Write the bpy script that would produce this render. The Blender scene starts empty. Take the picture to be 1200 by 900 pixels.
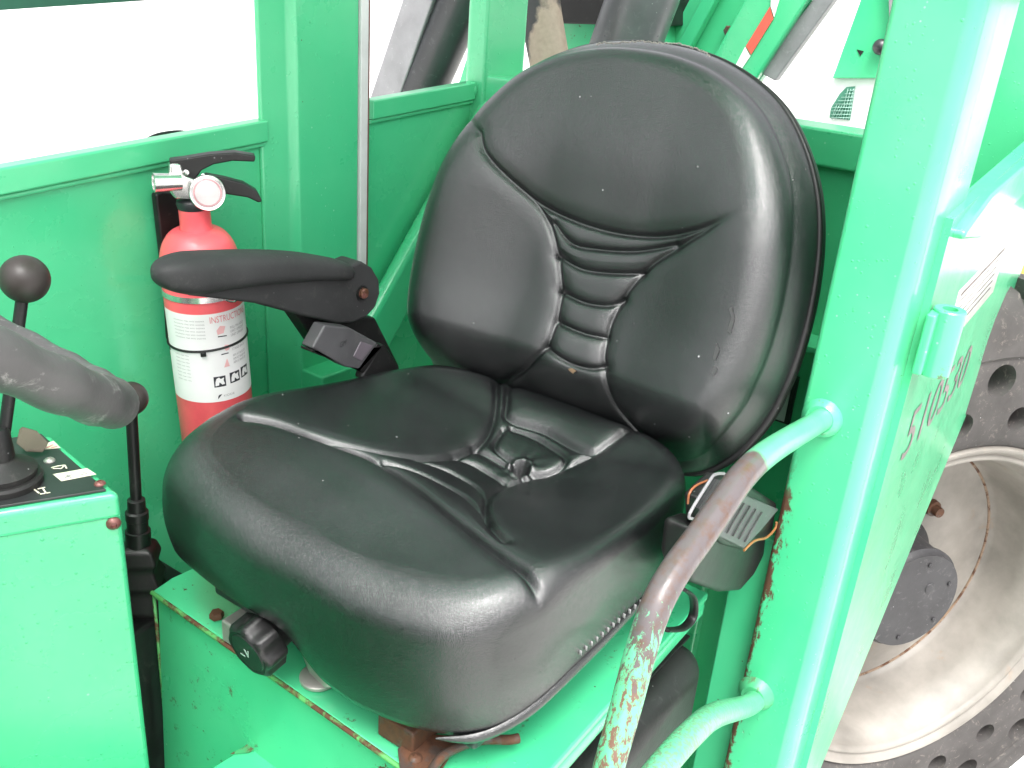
import bpy, bmesh, math, random
import numpy as np
from mathutils import Vector, Matrix
R_ = math.radians
random.seed(7)
SC = bpy.context.scene

# ------------------------------------------------------------------ camera
Q = (1.00991794, 0.608378328, 0.585726759, 3.72276461, 0.420604331, 0.0796445283, 1106.75241)
def _rot(r, p, t):
    f = np.array([math.cos(p)*math.cos(r), math.cos(p)*math.sin(r), -math.sin(p)])
    right = np.array([math.sin(r), -math.cos(r), 0.0]); up = np.cross(right, f)
    return right*math.cos(t)+up*math.sin(t), -right*math.sin(t)+up*math.cos(t), f
CR, CU, CF = _rot(*Q[3:6]); CO = np.array(Q[:3]); FL = Q[6]
cam = bpy.data.cameras.new('camera'); cam_o = bpy.data.objects.new('camera', cam)
SC.collection.objects.link(cam_o); SC.camera = cam_o
cam.sensor_width = 36; cam.lens = 36*FL/1200; cam.clip_start = .02; cam.clip_end = 2000
M = Matrix(((CR[0], CU[0], -CF[0], CO[0]), (CR[1], CU[1], -CF[1], CO[1]), (CR[2], CU[2], -CF[2], CO[2]), (0, 0, 0, 1)))
cam_o.matrix_world = M
SC.render.resolution_x = 1024; SC.render.resolution_y = 768

# ------------------------------------------------------------------ world, sun, exposure
SUN_EL, SUN_AZ = 64, 40            # degrees; azimuth measured from +x towards +y
w = bpy.data.worlds.new('World'); SC.world = w; w.use_nodes = True
nt = w.node_tree; nt.nodes.clear()
sky = nt.nodes.new('ShaderNodeTexSky'); sky.sky_type = 'NISHITA'; sky.sun_disc = False
sky.sun_elevation = R_(SUN_EL); sky.sun_rotation = R_(90-SUN_AZ)
sky.air_density = 1.0; sky.dust_density = 7.0; sky.ozone_density = 1.0
hs = nt.nodes.new('ShaderNodeHueSaturation'); hs.inputs['Saturation'].default_value = .12
bg = nt.nodes.new('ShaderNodeBackground'); bg.inputs['Strength'].default_value = .15
wo = nt.nodes.new('ShaderNodeOutputWorld')
nt.links.new(sky.outputs[0], hs.inputs['Color']); nt.links.new(hs.outputs[0], bg.inputs['Color']); nt.links.new(bg.outputs[0], wo.inputs['Surface'])
sl = bpy.data.lights.new('sun', 'SUN'); sl.energy = .5; sl.angle = R_(25); sl.color = (1, .97, .93)
so = bpy.data.objects.new('sun', sl); SC.collection.objects.link(so)
sd = Vector((math.cos(R_(SUN_EL))*math.cos(R_(SUN_AZ)), math.cos(R_(SUN_EL))*math.sin(R_(SUN_AZ)), math.sin(R_(SUN_EL))))
so.rotation_euler = (-sd).to_track_quat('-Z', 'Y').to_euler()
SC.view_settings.view_transform = 'Standard'; SC.view_settings.look = 'None'
SC.view_settings.exposure = 1.72; SC.view_settings.gamma = 1; SC.view_settings.use_curve_mapping = False
SC.render.engine = 'CYCLES'
SC.cycles.max_bounces = 8; SC.cycles.diffuse_bounces = 5; SC.cycles.glossy_bounces = 4

# ------------------------------------------------------------------ point helpers
def ray(x, y): return CF+CR*(x-600)/FL-CU*(y-450)/FL
def pl(x, y, ax, v):
    d = ray(x, y); i = 'xyz'.index(ax); return CO+d*((v-CO[i])/d[i])
def dep(x, y, t): return CO+ray(x, y)*t
def onp(x, y, P0, n):
    d = ray(x, y); n = np.asarray(n, float); return CO+d*(((np.asarray(P0)-CO)@n)/(d@n))

# ------------------------------------------------------------------ object helpers
W = {}
def attach(o, parent):
    if parent is not None:
        o.parent = parent; o.matrix_parent_inverse = W[parent].inverted()
    W[o] = o.matrix_basis.copy()
def thing(name, label, cat, loc, group=None):
    o = bpy.data.objects.new(name, None); o.empty_display_size = .05
    SC.collection.objects.link(o); o.location = tuple(float(c) for c in loc); W[o] = Matrix.Translation(o.location)
    o['label'] = label; o['category'] = cat
    if group: o['group'] = group
    return o
def tag(o, label, cat, group=None):
    o['label'] = label; o['category'] = cat
    if group: o['group'] = group
    return o
def obj(name, vf, mat, parent=None, bev=0, seg=3, smooth=True, kind=None, label=None, ang=40):
    v, f = vf
    me = bpy.data.meshes.new(name)
    if isinstance(v, np.ndarray): v = v.tolist()
    me.from_pydata([tuple(float(c) for c in p) for p in v], [], [tuple(q) for q in f]); me.update()
    bm = bmesh.new(); bm.from_mesh(me); bmesh.ops.recalc_face_normals(bm, faces=bm.faces)
    if smooth and not bev:
        for e in bm.edges:
            e.smooth = not (len(e.link_faces) == 2 and e.calc_face_angle(0) > R_(ang))
    bm.to_mesh(me); bm.free()
    if smooth: me.polygons.foreach_set('use_smooth', [True]*len(me.polygons))
    me.materials.append(mat)
    o = bpy.data.objects.new(name, me); SC.collection.objects.link(o); attach(o, parent)
    if bev:
        m = o.modifiers.new('b', 'BEVEL'); m.width = bev; m.segments = seg; m.limit_method = 'ANGLE'; m.angle_limit = R_(35)
        m.harden_normals = False
        n = o.modifiers.new('n', 'WEIGHTED_NORMAL'); n.keep_sharp = False; n.weight = 80
    if kind: o['kind'] = kind
    if label: o['label'] = label
    return o
def join(*vfs):
    V, F = [], []
    for v, f in vfs:
        k = len(V); V += [tuple(float(c) for c in p) for p in v]; F += [tuple(i+k for i in q) for q in f]
    return V, F
def slab(pts, vec):
    n = len(pts); pts = [np.asarray(p, float) for p in pts]; vec = np.asarray(vec, float)
    v = pts+[p+vec for p in pts]
    return v, [tuple(range(n)), tuple(range(2*n-1, n-1, -1))]+[(i, (i+1) % n, n+(i+1) % n, n+i) for i in range(n)]
def box(x0, x1, y0, y1, z0, z1): return slab([(x0, y0, z0), (x1, y0, z0), (x1, y1, z0), (x0, y1, z0)], (0, 0, z1-z0))
def obox(c, ex, ey, ez, dx, dy, dz):
    c, ex, ey, ez = [np.asarray(a, float) for a in (c, ex, ey, ez)]
    ex = ex/np.linalg.norm(ex)*dx/2; ey = ey/np.linalg.norm(ey)*dy/2; ez = ez/np.linalg.norm(ez)*dz/2
    return slab([c-ex-ey-ez, c+ex-ey-ez, c+ex+ey-ez, c-ex+ey-ez], 2*ez)
def beam(a, b, wd, up, ht):
    a = np.asarray(a, float); b = np.asarray(b, float); d = b-a; up = np.asarray(up, float)
    s = np.cross(d, up); u = np.cross(s, d)
    return obox((a+b)/2, d, s, u, np.linalg.norm(d), wd, ht)
def catmull(P, k=8, closed=False):
    P = [np.asarray(p, float) for p in P]; n = len(P); out = []
    for i in range(n if closed else n-1):
        if closed: a, b, c, d = P[i-1], P[i], P[(i+1) % n], P[(i+2) % n]
        else: a, b, c, d = P[max(i-1, 0)], P[i], P[i+1], P[min(i+2, n-1)]
        for j in range(k):
            t = j/k; out.append(.5*((2*b)+(-a+c)*t+(2*a-5*b+4*c-d)*t*t+(-a+3*b-3*c+d)*t**3))
    if not closed: out.append(P[-1])
    return out
def tube(P, r, segs=20, closed=False, cap=True, flat=1.0, nrm=None):
    P = [np.asarray(p, float) for p in P]; n = len(P); V = []; F = []
    if np.isscalar(r): r = [r]*n
    T = []
    for i in range(n):
        a = P[i-1] if (closed or i > 0) else P[i]; b = P[(i+1) % n] if (closed or i < n-1) else P[i]
        t = b-a; T.append(t/np.linalg.norm(t))
    N = np.asarray(nrm, float) if nrm is not None else (np.array([0, 0, 1.]) if abs(T[0][2]) < .9 else np.array([1., 0, 0]))
    for i in range(n):
        N = N-T[i]*(N@T[i]); N /= np.linalg.norm(N); B = np.cross(T[i], N)
        for k in range(segs):
            a = 2*math.pi*k/segs; V.append(P[i]+r[i]*(N*math.cos(a)*flat+B*math.sin(a)))
    for i in range(n if closed else n-1):
        j = (i+1) % n
        for k in range(segs):
            F.append((i*segs+k, i*segs+(k+1) % segs, j*segs+(k+1) % segs, j*segs+k))
    if cap and not closed:
        F.append(tuple(range(segs))); F.append(tuple((n-1)*segs+k for k in range(segs)))
    return V, F
def lathe(prof, o, ax, segs=48, caps=True, closed=False):
    """prof: list of (offset along the axis, radius)"""
    o = np.asarray(o, float); ax = np.asarray(ax, float); ax = ax/np.linalg.norm(ax)
    a = np.cross(ax, [0, 0, 1.] if abs(ax[2]) < .9 else [1., 0, 0]); a /= np.linalg.norm(a); b = np.cross(ax, a)
    V = []; F = []
    for h, r in prof:
        for k in range(segs):
            t = 2*math.pi*k/segs; V.append(o+ax*h+r*(a*math.cos(t)+b*math.sin(t)))
    m = len(prof)
    for i in range(m if closed else m-1):
        j = (i+1) % m
        for k in range(segs):
            F.append((i*segs+k, i*segs+(k+1) % segs, j*segs+(k+1) % segs, j*segs+k))
    if caps and not closed:
        F.append(tuple(range(segs))); F.append(tuple((m-1)*segs+k for k in range(segs)))
    return V, F
def ball(c, r, n=24, sq=(1, 1, 1)):
    prof = [(-r*math.cos(math.pi*i/n), max(r*math.sin(math.pi*i/n), r*1e-3)) for i in range(n+1)]
    v, f = lathe(prof, (0, 0, 0), (0, 0, 1), 2*n)
    return [np.asarray(c)+np.asarray(p)*np.asarray(sq) for p in v], f
def bolt_head(c, ax, r, h=.004, n=6):
    return lathe([(0, r), (h*.7, r), (h, r*.82)], c, ax, n)
def dome_head(c, ax, r, h=.004):
    return lathe([(0, r), (h*.3, r*.98), (h*.7, r*.75), (h, r*.4), (h*.55, r*.38)], c, ax, 20)
def text_mesh(s, font_size=1.0, depth=0.0):
    cu = bpy.data.curves.new('t', 'FONT'); cu.body = s; cu.size = font_size; cu.extrude = depth; cu.resolution_u = 3
    o = bpy.data.objects.new('t', cu); SC.collection.objects.link(o)
    bpy.context.view_layer.update()
    me = bpy.data.meshes.new_from_object(o.evaluated_get(bpy.context.evaluated_depsgraph_get()))
    v = np.array([x.co[:] for x in me.vertices]); f = [tuple(p.vertices) for p in me.polygons]
    bpy.data.objects.remove(o); bpy.data.curves.remove(cu); bpy.data.meshes.remove(me)
    return v, f
def text_on(s, o, ex, ey, width, height):
    """flat lettering filling width x height from the lower left corner o"""
    v, f = text_mesh(s)
    mn = v.min(0); mx = v.max(0); o = np.asarray(o, float)
    ex = np.asarray(ex, float); ex = ex/np.linalg.norm(ex); ey = np.asarray(ey, float); ey = ey/np.linalg.norm(ey)
    u = (v[:, 0]-mn[0])/(mx[0]-mn[0])*width; t = (v[:, 1]-mn[1])/(mx[1]-mn[1])*height
    return (o+np.outer(u, ex)+np.outer(t, ey)), f

# ------------------------------------------------------------------ materials
def mat(name, col=(.5, .5, .5), rough=.5, metal=0., spec=.5, coat=0.):
    m = bpy.data.materials.new(name); m.use_nodes = True; t = m.node_tree; b = t.nodes['Principled BSDF']
    b.inputs['Base Color'].default_value = (*col, 1); b.inputs['Roughness'].default_value = rough
    b.inputs['Metallic'].default_value = metal; b.inputs['Specular IOR Level'].default_value = spec
    b.inputs['Coat Weight'].default_value = coat; b.inputs['Coat Roughness'].default_value = .12
    return m, t, b
def N(t, typ, **kw):
    n = t.nodes.new('ShaderNode'+typ)
    for k, v in kw.items():
        if hasattr(n, k): setattr(n, k, v)
        else: n.inputs[k.replace('_', ' ')].default_value = v
    return n
def coord(t, scale=(1, 1, 1)):
    c = N(t, 'NewGeometry'); mp = N(t, 'Mapping'); t.links.new(c.outputs['Position'], mp.inputs['Vector'])
    mp.inputs['Scale'].default_value = scale
    return mp.outputs[0]
def noise(t, co, scale, detail=4, rough=.55, dist=0):
    n = N(t, 'TexNoise'); n.inputs['Scale'].default_value = scale; n.inputs['Detail'].default_value = detail
    n.inputs['Roughness'].default_value = rough; n.inputs['Distortion'].default_value = dist
    t.links.new(co, n.inputs['Vector']); return n.outputs['Fac']
def ramp(t, x, a, b, ca=(0, 0, 0, 1), cb=(1, 1, 1, 1)):
    r = N(t, 'ValToRGB'); r.color_ramp.elements[0].position = a; r.color_ramp.elements[1].position = b
    r.color_ramp.elements[0].color = ca; r.color_ramp.elements[1].color = cb
    t.links.new(x, r.inputs[0]); return r.outputs[0]
def mix(t, f, a, b):
    m = N(t, 'Mix', data_type='RGBA')
    for i, s in ((0, f), (6, a), (7, b)):
        if isinstance(s, (int, float)): m.inputs[i].default_value = s
        elif isinstance(s, tuple): m.inputs[i].default_value = (*s[:3], 1)
        else: t.links.new(s, m.inputs[i])
    return m.outputs[2]
def math_(t, op, a, b=0.0, clamp=False):
    m = N(t, 'Math', operation=op); m.use_clamp = clamp
    for i, s in ((0, a), (1, b)):
        if isinstance(s, (int, float)): m.inputs[i].default_value = s
        else: t.links.new(s, m.inputs[i])
    return m.outputs[0]
def bump(t, b, hts):
    prev = None
    for h, s, d in hts:
        n = N(t, 'Bump'); n.inputs['Strength'].default_value = s; n.inputs['Distance'].default_value = d
        t.links.new(h, n.inputs['Height'])
        if prev: t.links.new(prev, n.inputs['Normal'])
        prev = n.outputs[0]
    t.links.new(prev, b.inputs['Normal'])
def specks(t, co, scale, keep, size, dist_=.35):
    """sparse round spots: 1 inside a spot"""
    v = N(t, 'TexVoronoi'); v.inputs['Scale'].default_value = scale; t.links.new(co, v.inputs['Vector'])
    sep = N(t, 'SeparateColor'); t.links.new(v.outputs['Color'], sep.inputs[0])
    sel = math_(t, 'GREATER_THAN', sep.outputs[0], 1-keep)
    rad = math_(t, 'MULTIPLY', sep.outputs[1], size)
    d = math_(t, 'SUBTRACT', rad, v.outputs['Distance'])
    d = math_(t, 'MULTIPLY', d, 1/size*2.5, True)
    return math_(t, 'MULTIPLY', d, sel)
RUST = (.10, .034, .012)
def green_paint(name, rust=.0, edge=None, col=(.044, .50, .225), rough=.32, drops=.25):
    m, t, b = mat(name, col, rough, 0, .5, .6)
    co = coord(t)
    big = noise(t, co, 3.5, 5); fine = noise(t, co, 90, 3)
    c = mix(t, ramp(t, big, .3, .75), tuple(x*.93 for x in col), (col[0]*1.9+.006, col[1]*1.05, col[2]*1.12))
    # chalky dust film and old scuffs
    sc = noise(t, coord(t, (1, 1, .25)), 26, 6, .7)
    c = mix(t, math_(t, 'MULTIPLY', ramp(t, sc, .55, .85), .14), c, (.12, .5, .28))
    pale = specks(t, co, 110, .16, .20); c = mix(t, math_(t, 'MULTIPLY', math_(t, 'MULTIPLY', pale, ramp(t, noise(t, co, 5, 3), .45, .6)), .75), c, (.36, .66, .48))
    rn = noise(t, co, 42, 8, .72)
    rs = ramp(t, rn, .735-.12*rust, .76-.12*rust)
    area = ramp(t, noise(t, co, 6, 3), .5-.15*rust, .62)
    r = math_(t, 'MULTIPLY', rs, area)
    pin = specks(t, co, 85, .015+.05*rust, .13)
    r = math_(t, 'MAXIMUM', r, pin)
    if edge:   # corrosion creeping in from a bare cut edge
        g = N(t, 'NewGeometry'); s_ = N(t, 'SeparateXYZ'); t.links.new(g.outputs['Position'], s_.inputs[0])
        ax_, e0, wd_, lo, hi = edge
        dd = math_(t, 'MULTIPLY', math_(t, 'SUBTRACT', s_.outputs[ax_], e0), 1/wd_)
        en = noise(t, coord(t, (1, 1, .4)), 55, 8, .75, .4)
        m1_ = math_(t, 'SUBTRACT', math_(t, 'MULTIPLY', en, 2.6), math_(t, 'ADD', dd, .95))
        zz = math_(t, 'MULTIPLY', math_(t, 'SUBTRACT', hi, s_.outputs[2]), 14, True); z2 = math_(t, 'MULTIPLY', math_(t, 'SUBTRACT', s_.outputs[2], lo), 8, True)
        r = math_(t, 'MAXIMUM', r, math_(t, 'MULTIPLY', math_(t, 'MULTIPLY', math_(t, 'MULTIPLY', m1_, 6, True), zz), z2))
    c = mix(t, r, c, mix(t, fine, RUST, (.05, .025, .012)))
    t.links.new(c, b.inputs['Base Color'])
    rr = math_(t, 'ADD', math_(t, 'MULTIPLY', ramp(t, noise(t, co, 9, 6), .3, .7), .22), rough-.08)
    rr = math_(t, 'ADD', rr, math_(t, 'MULTIPLY', r, .5)); t.links.new(rr, b.inputs['Roughness'])
    dr = specks(t, co, 150, drops, .34)
    bump(t, b, [(fine, .12, .0006), (noise(t, co, 14, 2), .25, .002), (dr, .55, .0009), (r, -.3, .0006)])
    return m
G = green_paint('green_paint', .25); GR = green_paint('green_paint_rusty', 1.0); GP = green_paint('green_paint_post', .45, edge=(1, .318, .034, -.75, .04)); GC = green_paint('green_paint_wet', .05, rough=.24, drops=.5)

def vinyl():
    m, t, b = mat('black_vinyl', (.012, .013, .014), .36, 0, .9, .35)
    b.inputs['Coat Roughness'].default_value = .24
    co = coord(t)
    dust = noise(t, co, 5, 6, .6, .4)
    c = mix(t, ramp(t, dust, .42, .75), (.0055, .0062, .0066), (.017, .018, .019))
    sc = noise(t, coord(t, (1, 3, 1)), 55, 7, .75)
    c = mix(t, math_(t, 'MULTIPLY', ramp(t, sc, .55, .85), .16), c, (.10, .10, .10))
    pale = specks(t, co, 120, .06, .20)
    area = ramp(t, noise(t, co, 7, 2), .52, .62)
    c = mix(t, math_(t, 'MULTIPLY', math_(t, 'MULTIPLY', pale, area), .9), c, (.55, .55, .55))
    t.links.new(c, b.inputs['Base Color'])
    rr = math_(t, 'ADD', math_(t, 'MULTIPLY', ramp(t, noise(t, co, 8, 6, .65), .3, .72), .13), .135)
    t.links.new(rr, b.inputs['Roughness'])
    v = N(t, 'TexVoronoi', feature='DISTANCE_TO_EDGE'); v.inputs['Scale'].default_value = 620
    dco = N(t, 'Mapping'); t.links.new(co, dco.inputs[0]); t.links.new(dco.outputs[0], v.inputs['Vector'])
    grain = ramp(t, v.outputs['Distance'], 0, .25)
    dr = specks(t, co, 120, .035, .26)
    bump(t, b, [(noise(t, co, 300, 4, .75), .36, .0015), (grain, .35, .0006), (noise(t, co, 45, 4), .12, .003), (dr, .6, .0012)])
    return m
VIN = vinyl()

def plastic(name, col, rough=.6, grain=300, gs=.2, wear=.3, wcol=(.16, .15, .14), spec=.4):
    m, t, b = mat(name, col, rough, 0, spec)
    co = coord(t)
    c = mix(t, ramp(t, noise(t, co, 12, 5), .3, .8), tuple(x*.8 for x in col), tuple(x*1.35+.003 for x in col))
    c = mix(t, math_(t, 'MULTIPLY', ramp(t, noise(t, co, 60, 7, .75, .5), .56, .76), wear), c, wcol)
    sp = specks(t, co, 160, .05, .2); c = mix(t, math_(t, 'MULTIPLY', sp, .6*min(1, wear*2)), c, (.6, .6, .6))
    t.links.new(c, b.inputs['Base Color'])
    t.links.new(math_(t, 'ADD', math_(t, 'MULTIPLY', noise(t, co, 20, 4), .2), rough-.1), b.inputs['Roughness'])
    bump(t, b, [(noise(t, co, grain, 3), gs, .0006), (noise(t, co, 30, 4), .12, .002)])
    return m
RUB = plastic('armrest_foam', (.028, .028, .029), .62, 700, .35, .25)
BLK = plastic('black_plastic', (.008, .0078, .008), .42, 250, .15, .2)
BALLM = plastic('ball_knob_plastic', (.030, .024, .022), .45, 200, .1, .25)
GRIP = plastic('worn_grip_rubber', (.062, .060, .060), .45, 90, .9, 1.0, (.28, .27, .26))
GREYP = plastic('grey_buckle_plastic', (.075, .073, .078), .42, 300, .12, .3)
TYRE = plastic('dusty_tyre_rubber', (.062, .057, .055), .85, 60, .6, .75, (.24, .21, .18), .25)
WEB = plastic('seat_belt_webbing', (.02, .02, .022), .8, 600, .5, .2)
DARKSTEEL = plastic('dark_painted_steel', (.02, .021, .024), .32, 40, .2, .35, (.2, .2, .21), .6)
GREYSTEEL = plastic('grey_steel', (.22, .21, .225), .4, 60, .15, .4, (.42, .41, .42), .6)
HOLEM = plastic('rubber_hole_wall', (.03, .029, .028), .9, 60, .3, .3)
def simple(name, col, rough=.5, metal=0., bs=.1, bscale=120, var=.15, spec=.5, coat=0.):
    m, t, b = mat(name, col, rough, metal, spec, coat); co = coord(t)
    c = mix(t, ramp(t, noise(t, co, 18, 6, .65), .3, .75), tuple(max(0, x*(1-var)) for x in col), tuple(min(1, x*(1+var)) for x in col))
    t.links.new(c, b.inputs['Base Color']); bump(t, b, [(noise(t, co, bscale, 3), bs, .0008)]); return m
RED = simple('extinguisher_red', (.88, .115, .135), .42, 0, .06, 60, .12, .5, .3)
WHT = simple('label_white', (.78, .77, .76), .45, 0, .03, 60, .05)
INK = simple('label_ink_black', (.03, .03, .035), .5)
INKG = simple('label_ink_grey', (.33, .32, .33), .5)
INKR = simple('label_ink_red', (.75, .22, .24), .5)
CHR = simple('bright_nickel', (.72, .70, .69), .22, .9, .05, 60, .08)
ALU = simple('window_channel_aluminium', (.66, .65, .66), .45, .1, .08, 90, .1)
ZINC = simple('zinc_plate', (.42, .41, .38), .42, .6, .15, 70, .25)
PLT = simple('console_top_plate', (.030, .032, .033), .4, 0, .08, 120, .3)
CREAM = simple('decal_cream', (.72, .70, .55), .5)
MARK = simple('faded_brown_lettering', (.16, .135, .13), .6, 0, .1, 80, .5)
REDTAPE = simple('red_reflective_tape', (.70, .10, .07), .35); WTAPE = simple('white_reflective_tape', (.85, .84, .82), .3)
YEL = simple('yellow_paint', (.85, .48, .03), .4)
def rusty(name, base, amt, metal=0., rough=.5):
    m, t, b = mat(name, base, rough, metal); co = coord(t)
    n = ramp(t, noise(t, co, 30, 8, .7, .6), .62-.3*amt, .72-.3*amt)
    c = mix(t, n, base, mix(t, noise(t, co, 120, 4), (.13, .05, .02), (.04, .02, .013)))
    t.links.new(c, b.inputs['Base Color'])
    t.links.new(math_(t, 'ADD', math_(t, 'MULTIPLY', n, .4), rough-.1), b.inputs['Roughness'])
    bump(t, b, [(noise(t, co, 200, 4), .3, .0008), (n, .3, .0006)]); return m
RST = rusty('rusted_steel', (.06, .045, .038), .7)
RBOLT = rusty('rusty_screw', (.20, .08, .07), .5, .3, .4)
def wheel_paint():
    m, t, b = mat('cream_wheel_paint', (.4, .37, .33), .5); co = coord(t)
    c = mix(t, ramp(t, noise(t, co, 5, 6, .6), .35, .7), (.15, .137, .12), (.29, .265, .235))
    r = ramp(t, noise(t, co, 9, 8, .7, .8), .62, .74)
    c = mix(t, math_(t, 'MULTIPLY', r, .55), c, (.26, .14, .06)); t.links.new(c, b.inputs['Base Color'])
    bump(t, b, [(noise(t, co, 60, 4), .2, .002)]); return m
WP = wheel_paint()
def rail_paint(name, z0, z1, wornx):
    """green tube, painted at the post, worn to bare grey steel where hands hold it, flaking to rust lower down"""
    m, t, b = mat(name, (.02, .43, .17), .35, 0, .5, .2); co = coord(t)
    g = N(t, 'NewGeometry'); s = N(t, 'SeparateXYZ'); t.links.new(g.outputs['Position'], s.inputs[0])
    fl = noise(t, coord(t, (1, 1, .35)), 170, 8, .78, .4)
    gr = mix(t, noise(t, co, 25, 4), (.06, .45, .20), (.17, .52, .31))
    flake = ramp(t, fl, .485, .53)
    low = math_(t, 'MULTIPLY', math_(t, 'SUBTRACT', s.outputs[0], wornx[0]), 1/(wornx[1]-wornx[0]), True)
    low = math_(t, 'MULTIPLY', flake, low)
    rc = mix(t, noise(t, co, 160, 4), (.13, .045, .022), (.17, .11, .085))
    c = mix(t, low, gr, rc)
    if wornx[2]:
        sx = math_(t, 'ADD', s.outputs[0], math_(t, 'MULTIPLY', math_(t, 'SUBTRACT', noise(t, co, 30, 5), .5), .05))
        a = math_(t, 'MULTIPLY', math_(t, 'SUBTRACT', sx, wornx[2]), 90, True)
        z = math_(t, 'ADD', s.outputs[2], math_(t, 'MULTIPLY', math_(t, 'SUBTRACT', fl, .5), .30))
        d = math_(t, 'MULTIPLY', math_(t, 'SUBTRACT', z, wornx[3]), 60, True)
        bare = math_(t, 'MULTIPLY', a, d)
        steel = mix(t, ramp(t, noise(t, co, 60, 7, .7), .45, .7), (.10, .083, .086), (.10, .05, .03))
        c = mix(t, bare, c, steel)
    t.links.new(c, b.inputs['Base Color'])
    t.links.new(math_(t, 'ADD', math_(t, 'MULTIPLY', low, .3), .28), b.inputs['Roughness'])
    bump(t, b, [(low, -.35, .0006), (noise(t, co, 150, 3), .15, .0006)]); return m
def concrete():
    m, t, b = mat('pale_concrete', (.6, .59, .57), .85); co = coord(t)
    c = mix(t, noise(t, co, .8, 8, .6), (.52, .51, .49), (.70, .69, .67)); c = mix(t, math_(t, 'MULTIPLY', noise(t, co, 60, 5), .3), c, (.4, .39, .37))
    t.links.new(c, b.inputs['Base Color']); bump(t, b, [(noise(t, co, 40, 6), .4, .01)]); return m

# ------------------------------------------------------------------ setting
GZ = -1.42
gnd = obj('ground', ([(-600, -600, GZ), (600, -600, GZ), (600, 600, GZ), (-600, 600, GZ)], [(0, 1, 2, 3)]), concrete(), None, smooth=False, kind='structure')

# ------------------------------------------------------------------ cab frame
cab = thing('lifting_machine', 'bright green lifting machine whose open cab and wheel surround the black seat', 'machine', (0, 0, GZ+.5))
YW = -.45
# side wall panels, each with a folded top strip
def wallpanel(x0, x1, z0a, z0b, nm):
    obj(nm, slab([(x0, YW, -1.0), (x1, YW, -1.0), (x1, YW, z0b-.004), (x0, YW, z0a-.004)], (0, -.006, 0)), GC, cab, .001, 2)
    obj('top_strip', slab([(x0, YW-.012, z0a-.030), (x1, YW-.012, z0b-.030), (x1, YW-.012, z0b), (x0, YW-.012, z0a)], (0, .024, 0)), G, cab, .003, 3)
    obj('weld_lip', slab([(x0, YW+.001, z0a-.037), (x1, YW+.001, z0b-.037), (x1, YW+.001, z0b-.0305), (x0, YW+.001, z0a-.0305)], (0, .006, 0)), G, cab, .002, 2)
wallpanel(.088, 1.3, .3575, .292, 'side_panel')
wallpanel(-.392, -.125, .384, .370, 'side_panel')
# broad post between the panels: folded section with a ridge
pp = [(.088, YW-.010), (.0985, YW+.002), (.096, YW+.006), (.058, YW+.012), (.044, YW+.024), (.036, YW+.024), (-.083, YW+.020), (-.083, YW-.010)]
obj('post', slab([(x, y, -1.0) for x, y in pp], (0, 0, 2.3)), G, cab, .004, 3)
obj('window_channel', join(box(-.1005, -.0845, YW-.02, YW+.024, .10-.4, 1.3)), ALU, cab, .0015, 2)
obj('window_channel', join(box(-.108, -.1015, YW-.02, YW+.018, .10-.4, 1.3)), ALU, cab, .001, 2)
obj('window_seal', box(-.1025, -.1005, YW-.02, YW+.0245, -.3, 1.3), INKR if False else simple('brown_seal', (.16, .07, .06), .6), cab)
# rear corner post
obj('post', slab([(x, y, -1.0) for x, y in [(-.394, -.462), (-.394, -.425), (-.465, -.395), (-.475, -.395), (-.475, -.40), (-.475, -.47), (-.40, -.47)]], (0, 0, 2.3)), G, cab, .006, 3)
# weld beads at the panel corners
for (x, y, z) in ((.100, YW+.004, .340), (-.390, YW+.006, .37)):
    obj('weld_bead', ball((x, y, z), .008, 10, (1, 1, 1.6)), G, cab)
# slanting channel behind the arm rest
a = pl(516, 250, 'y', -.425); b = pl(436, 396, 'y', -.425)
d = (b-a)/np.linalg.norm(b-a)
obj('diagonal_brace', beam(a-d*.25, b+d*.16, .03, np.cross(d, [0, 1, 0]), .085), G, cab, .013, 4)
obj('ledge', slab([pl(352, 432, 'y', -.43), pl(424, 408, 'y', -.43), pl(424, 440, 'y', -.43), pl(352, 470, 'y', -.43)], (0, .05, 0)), G, cab, .004, 3)
# rear wall
XR = -.42
obj('rear_panel', box(XR-.006, XR, -.43, .40, -1.0, .345), G, cab, .001, 2)
obj('rear_beam', box(XR-.05, XR+.02, -.44, .34, .343, .397), G, cab, .005, 3)
obj('rear_rib', box(XR, XR+.03, .10, .14, -1.0, .343), G, cab, .005, 3)
obj('rear_bracket', join(box(XR, XR+.06, .16, .30, .075, .085), box(XR, XR+.06, .26, .275, .03, .075)), G, cab, .002, 2)
# data plate on the rear wall beside the back rest
dpl = [pl(897, 488, 'x', XR+.012), pl(927, 462, 'x', XR+.012), pl(925, 520, 'x', XR+.012), pl(893, 545, 'x', XR+.012)]
dp = obj('data_plate', box(XR, XR+.010, .150, .222, -.075, .01), BLK, cab, .002, 2)
obj('plate_sticker', box(XR+.0105, XR+.012, .158, .214, -.070, -.012), simple('grey_sticker', (.42, .42, .43), .5), dp)
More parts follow.
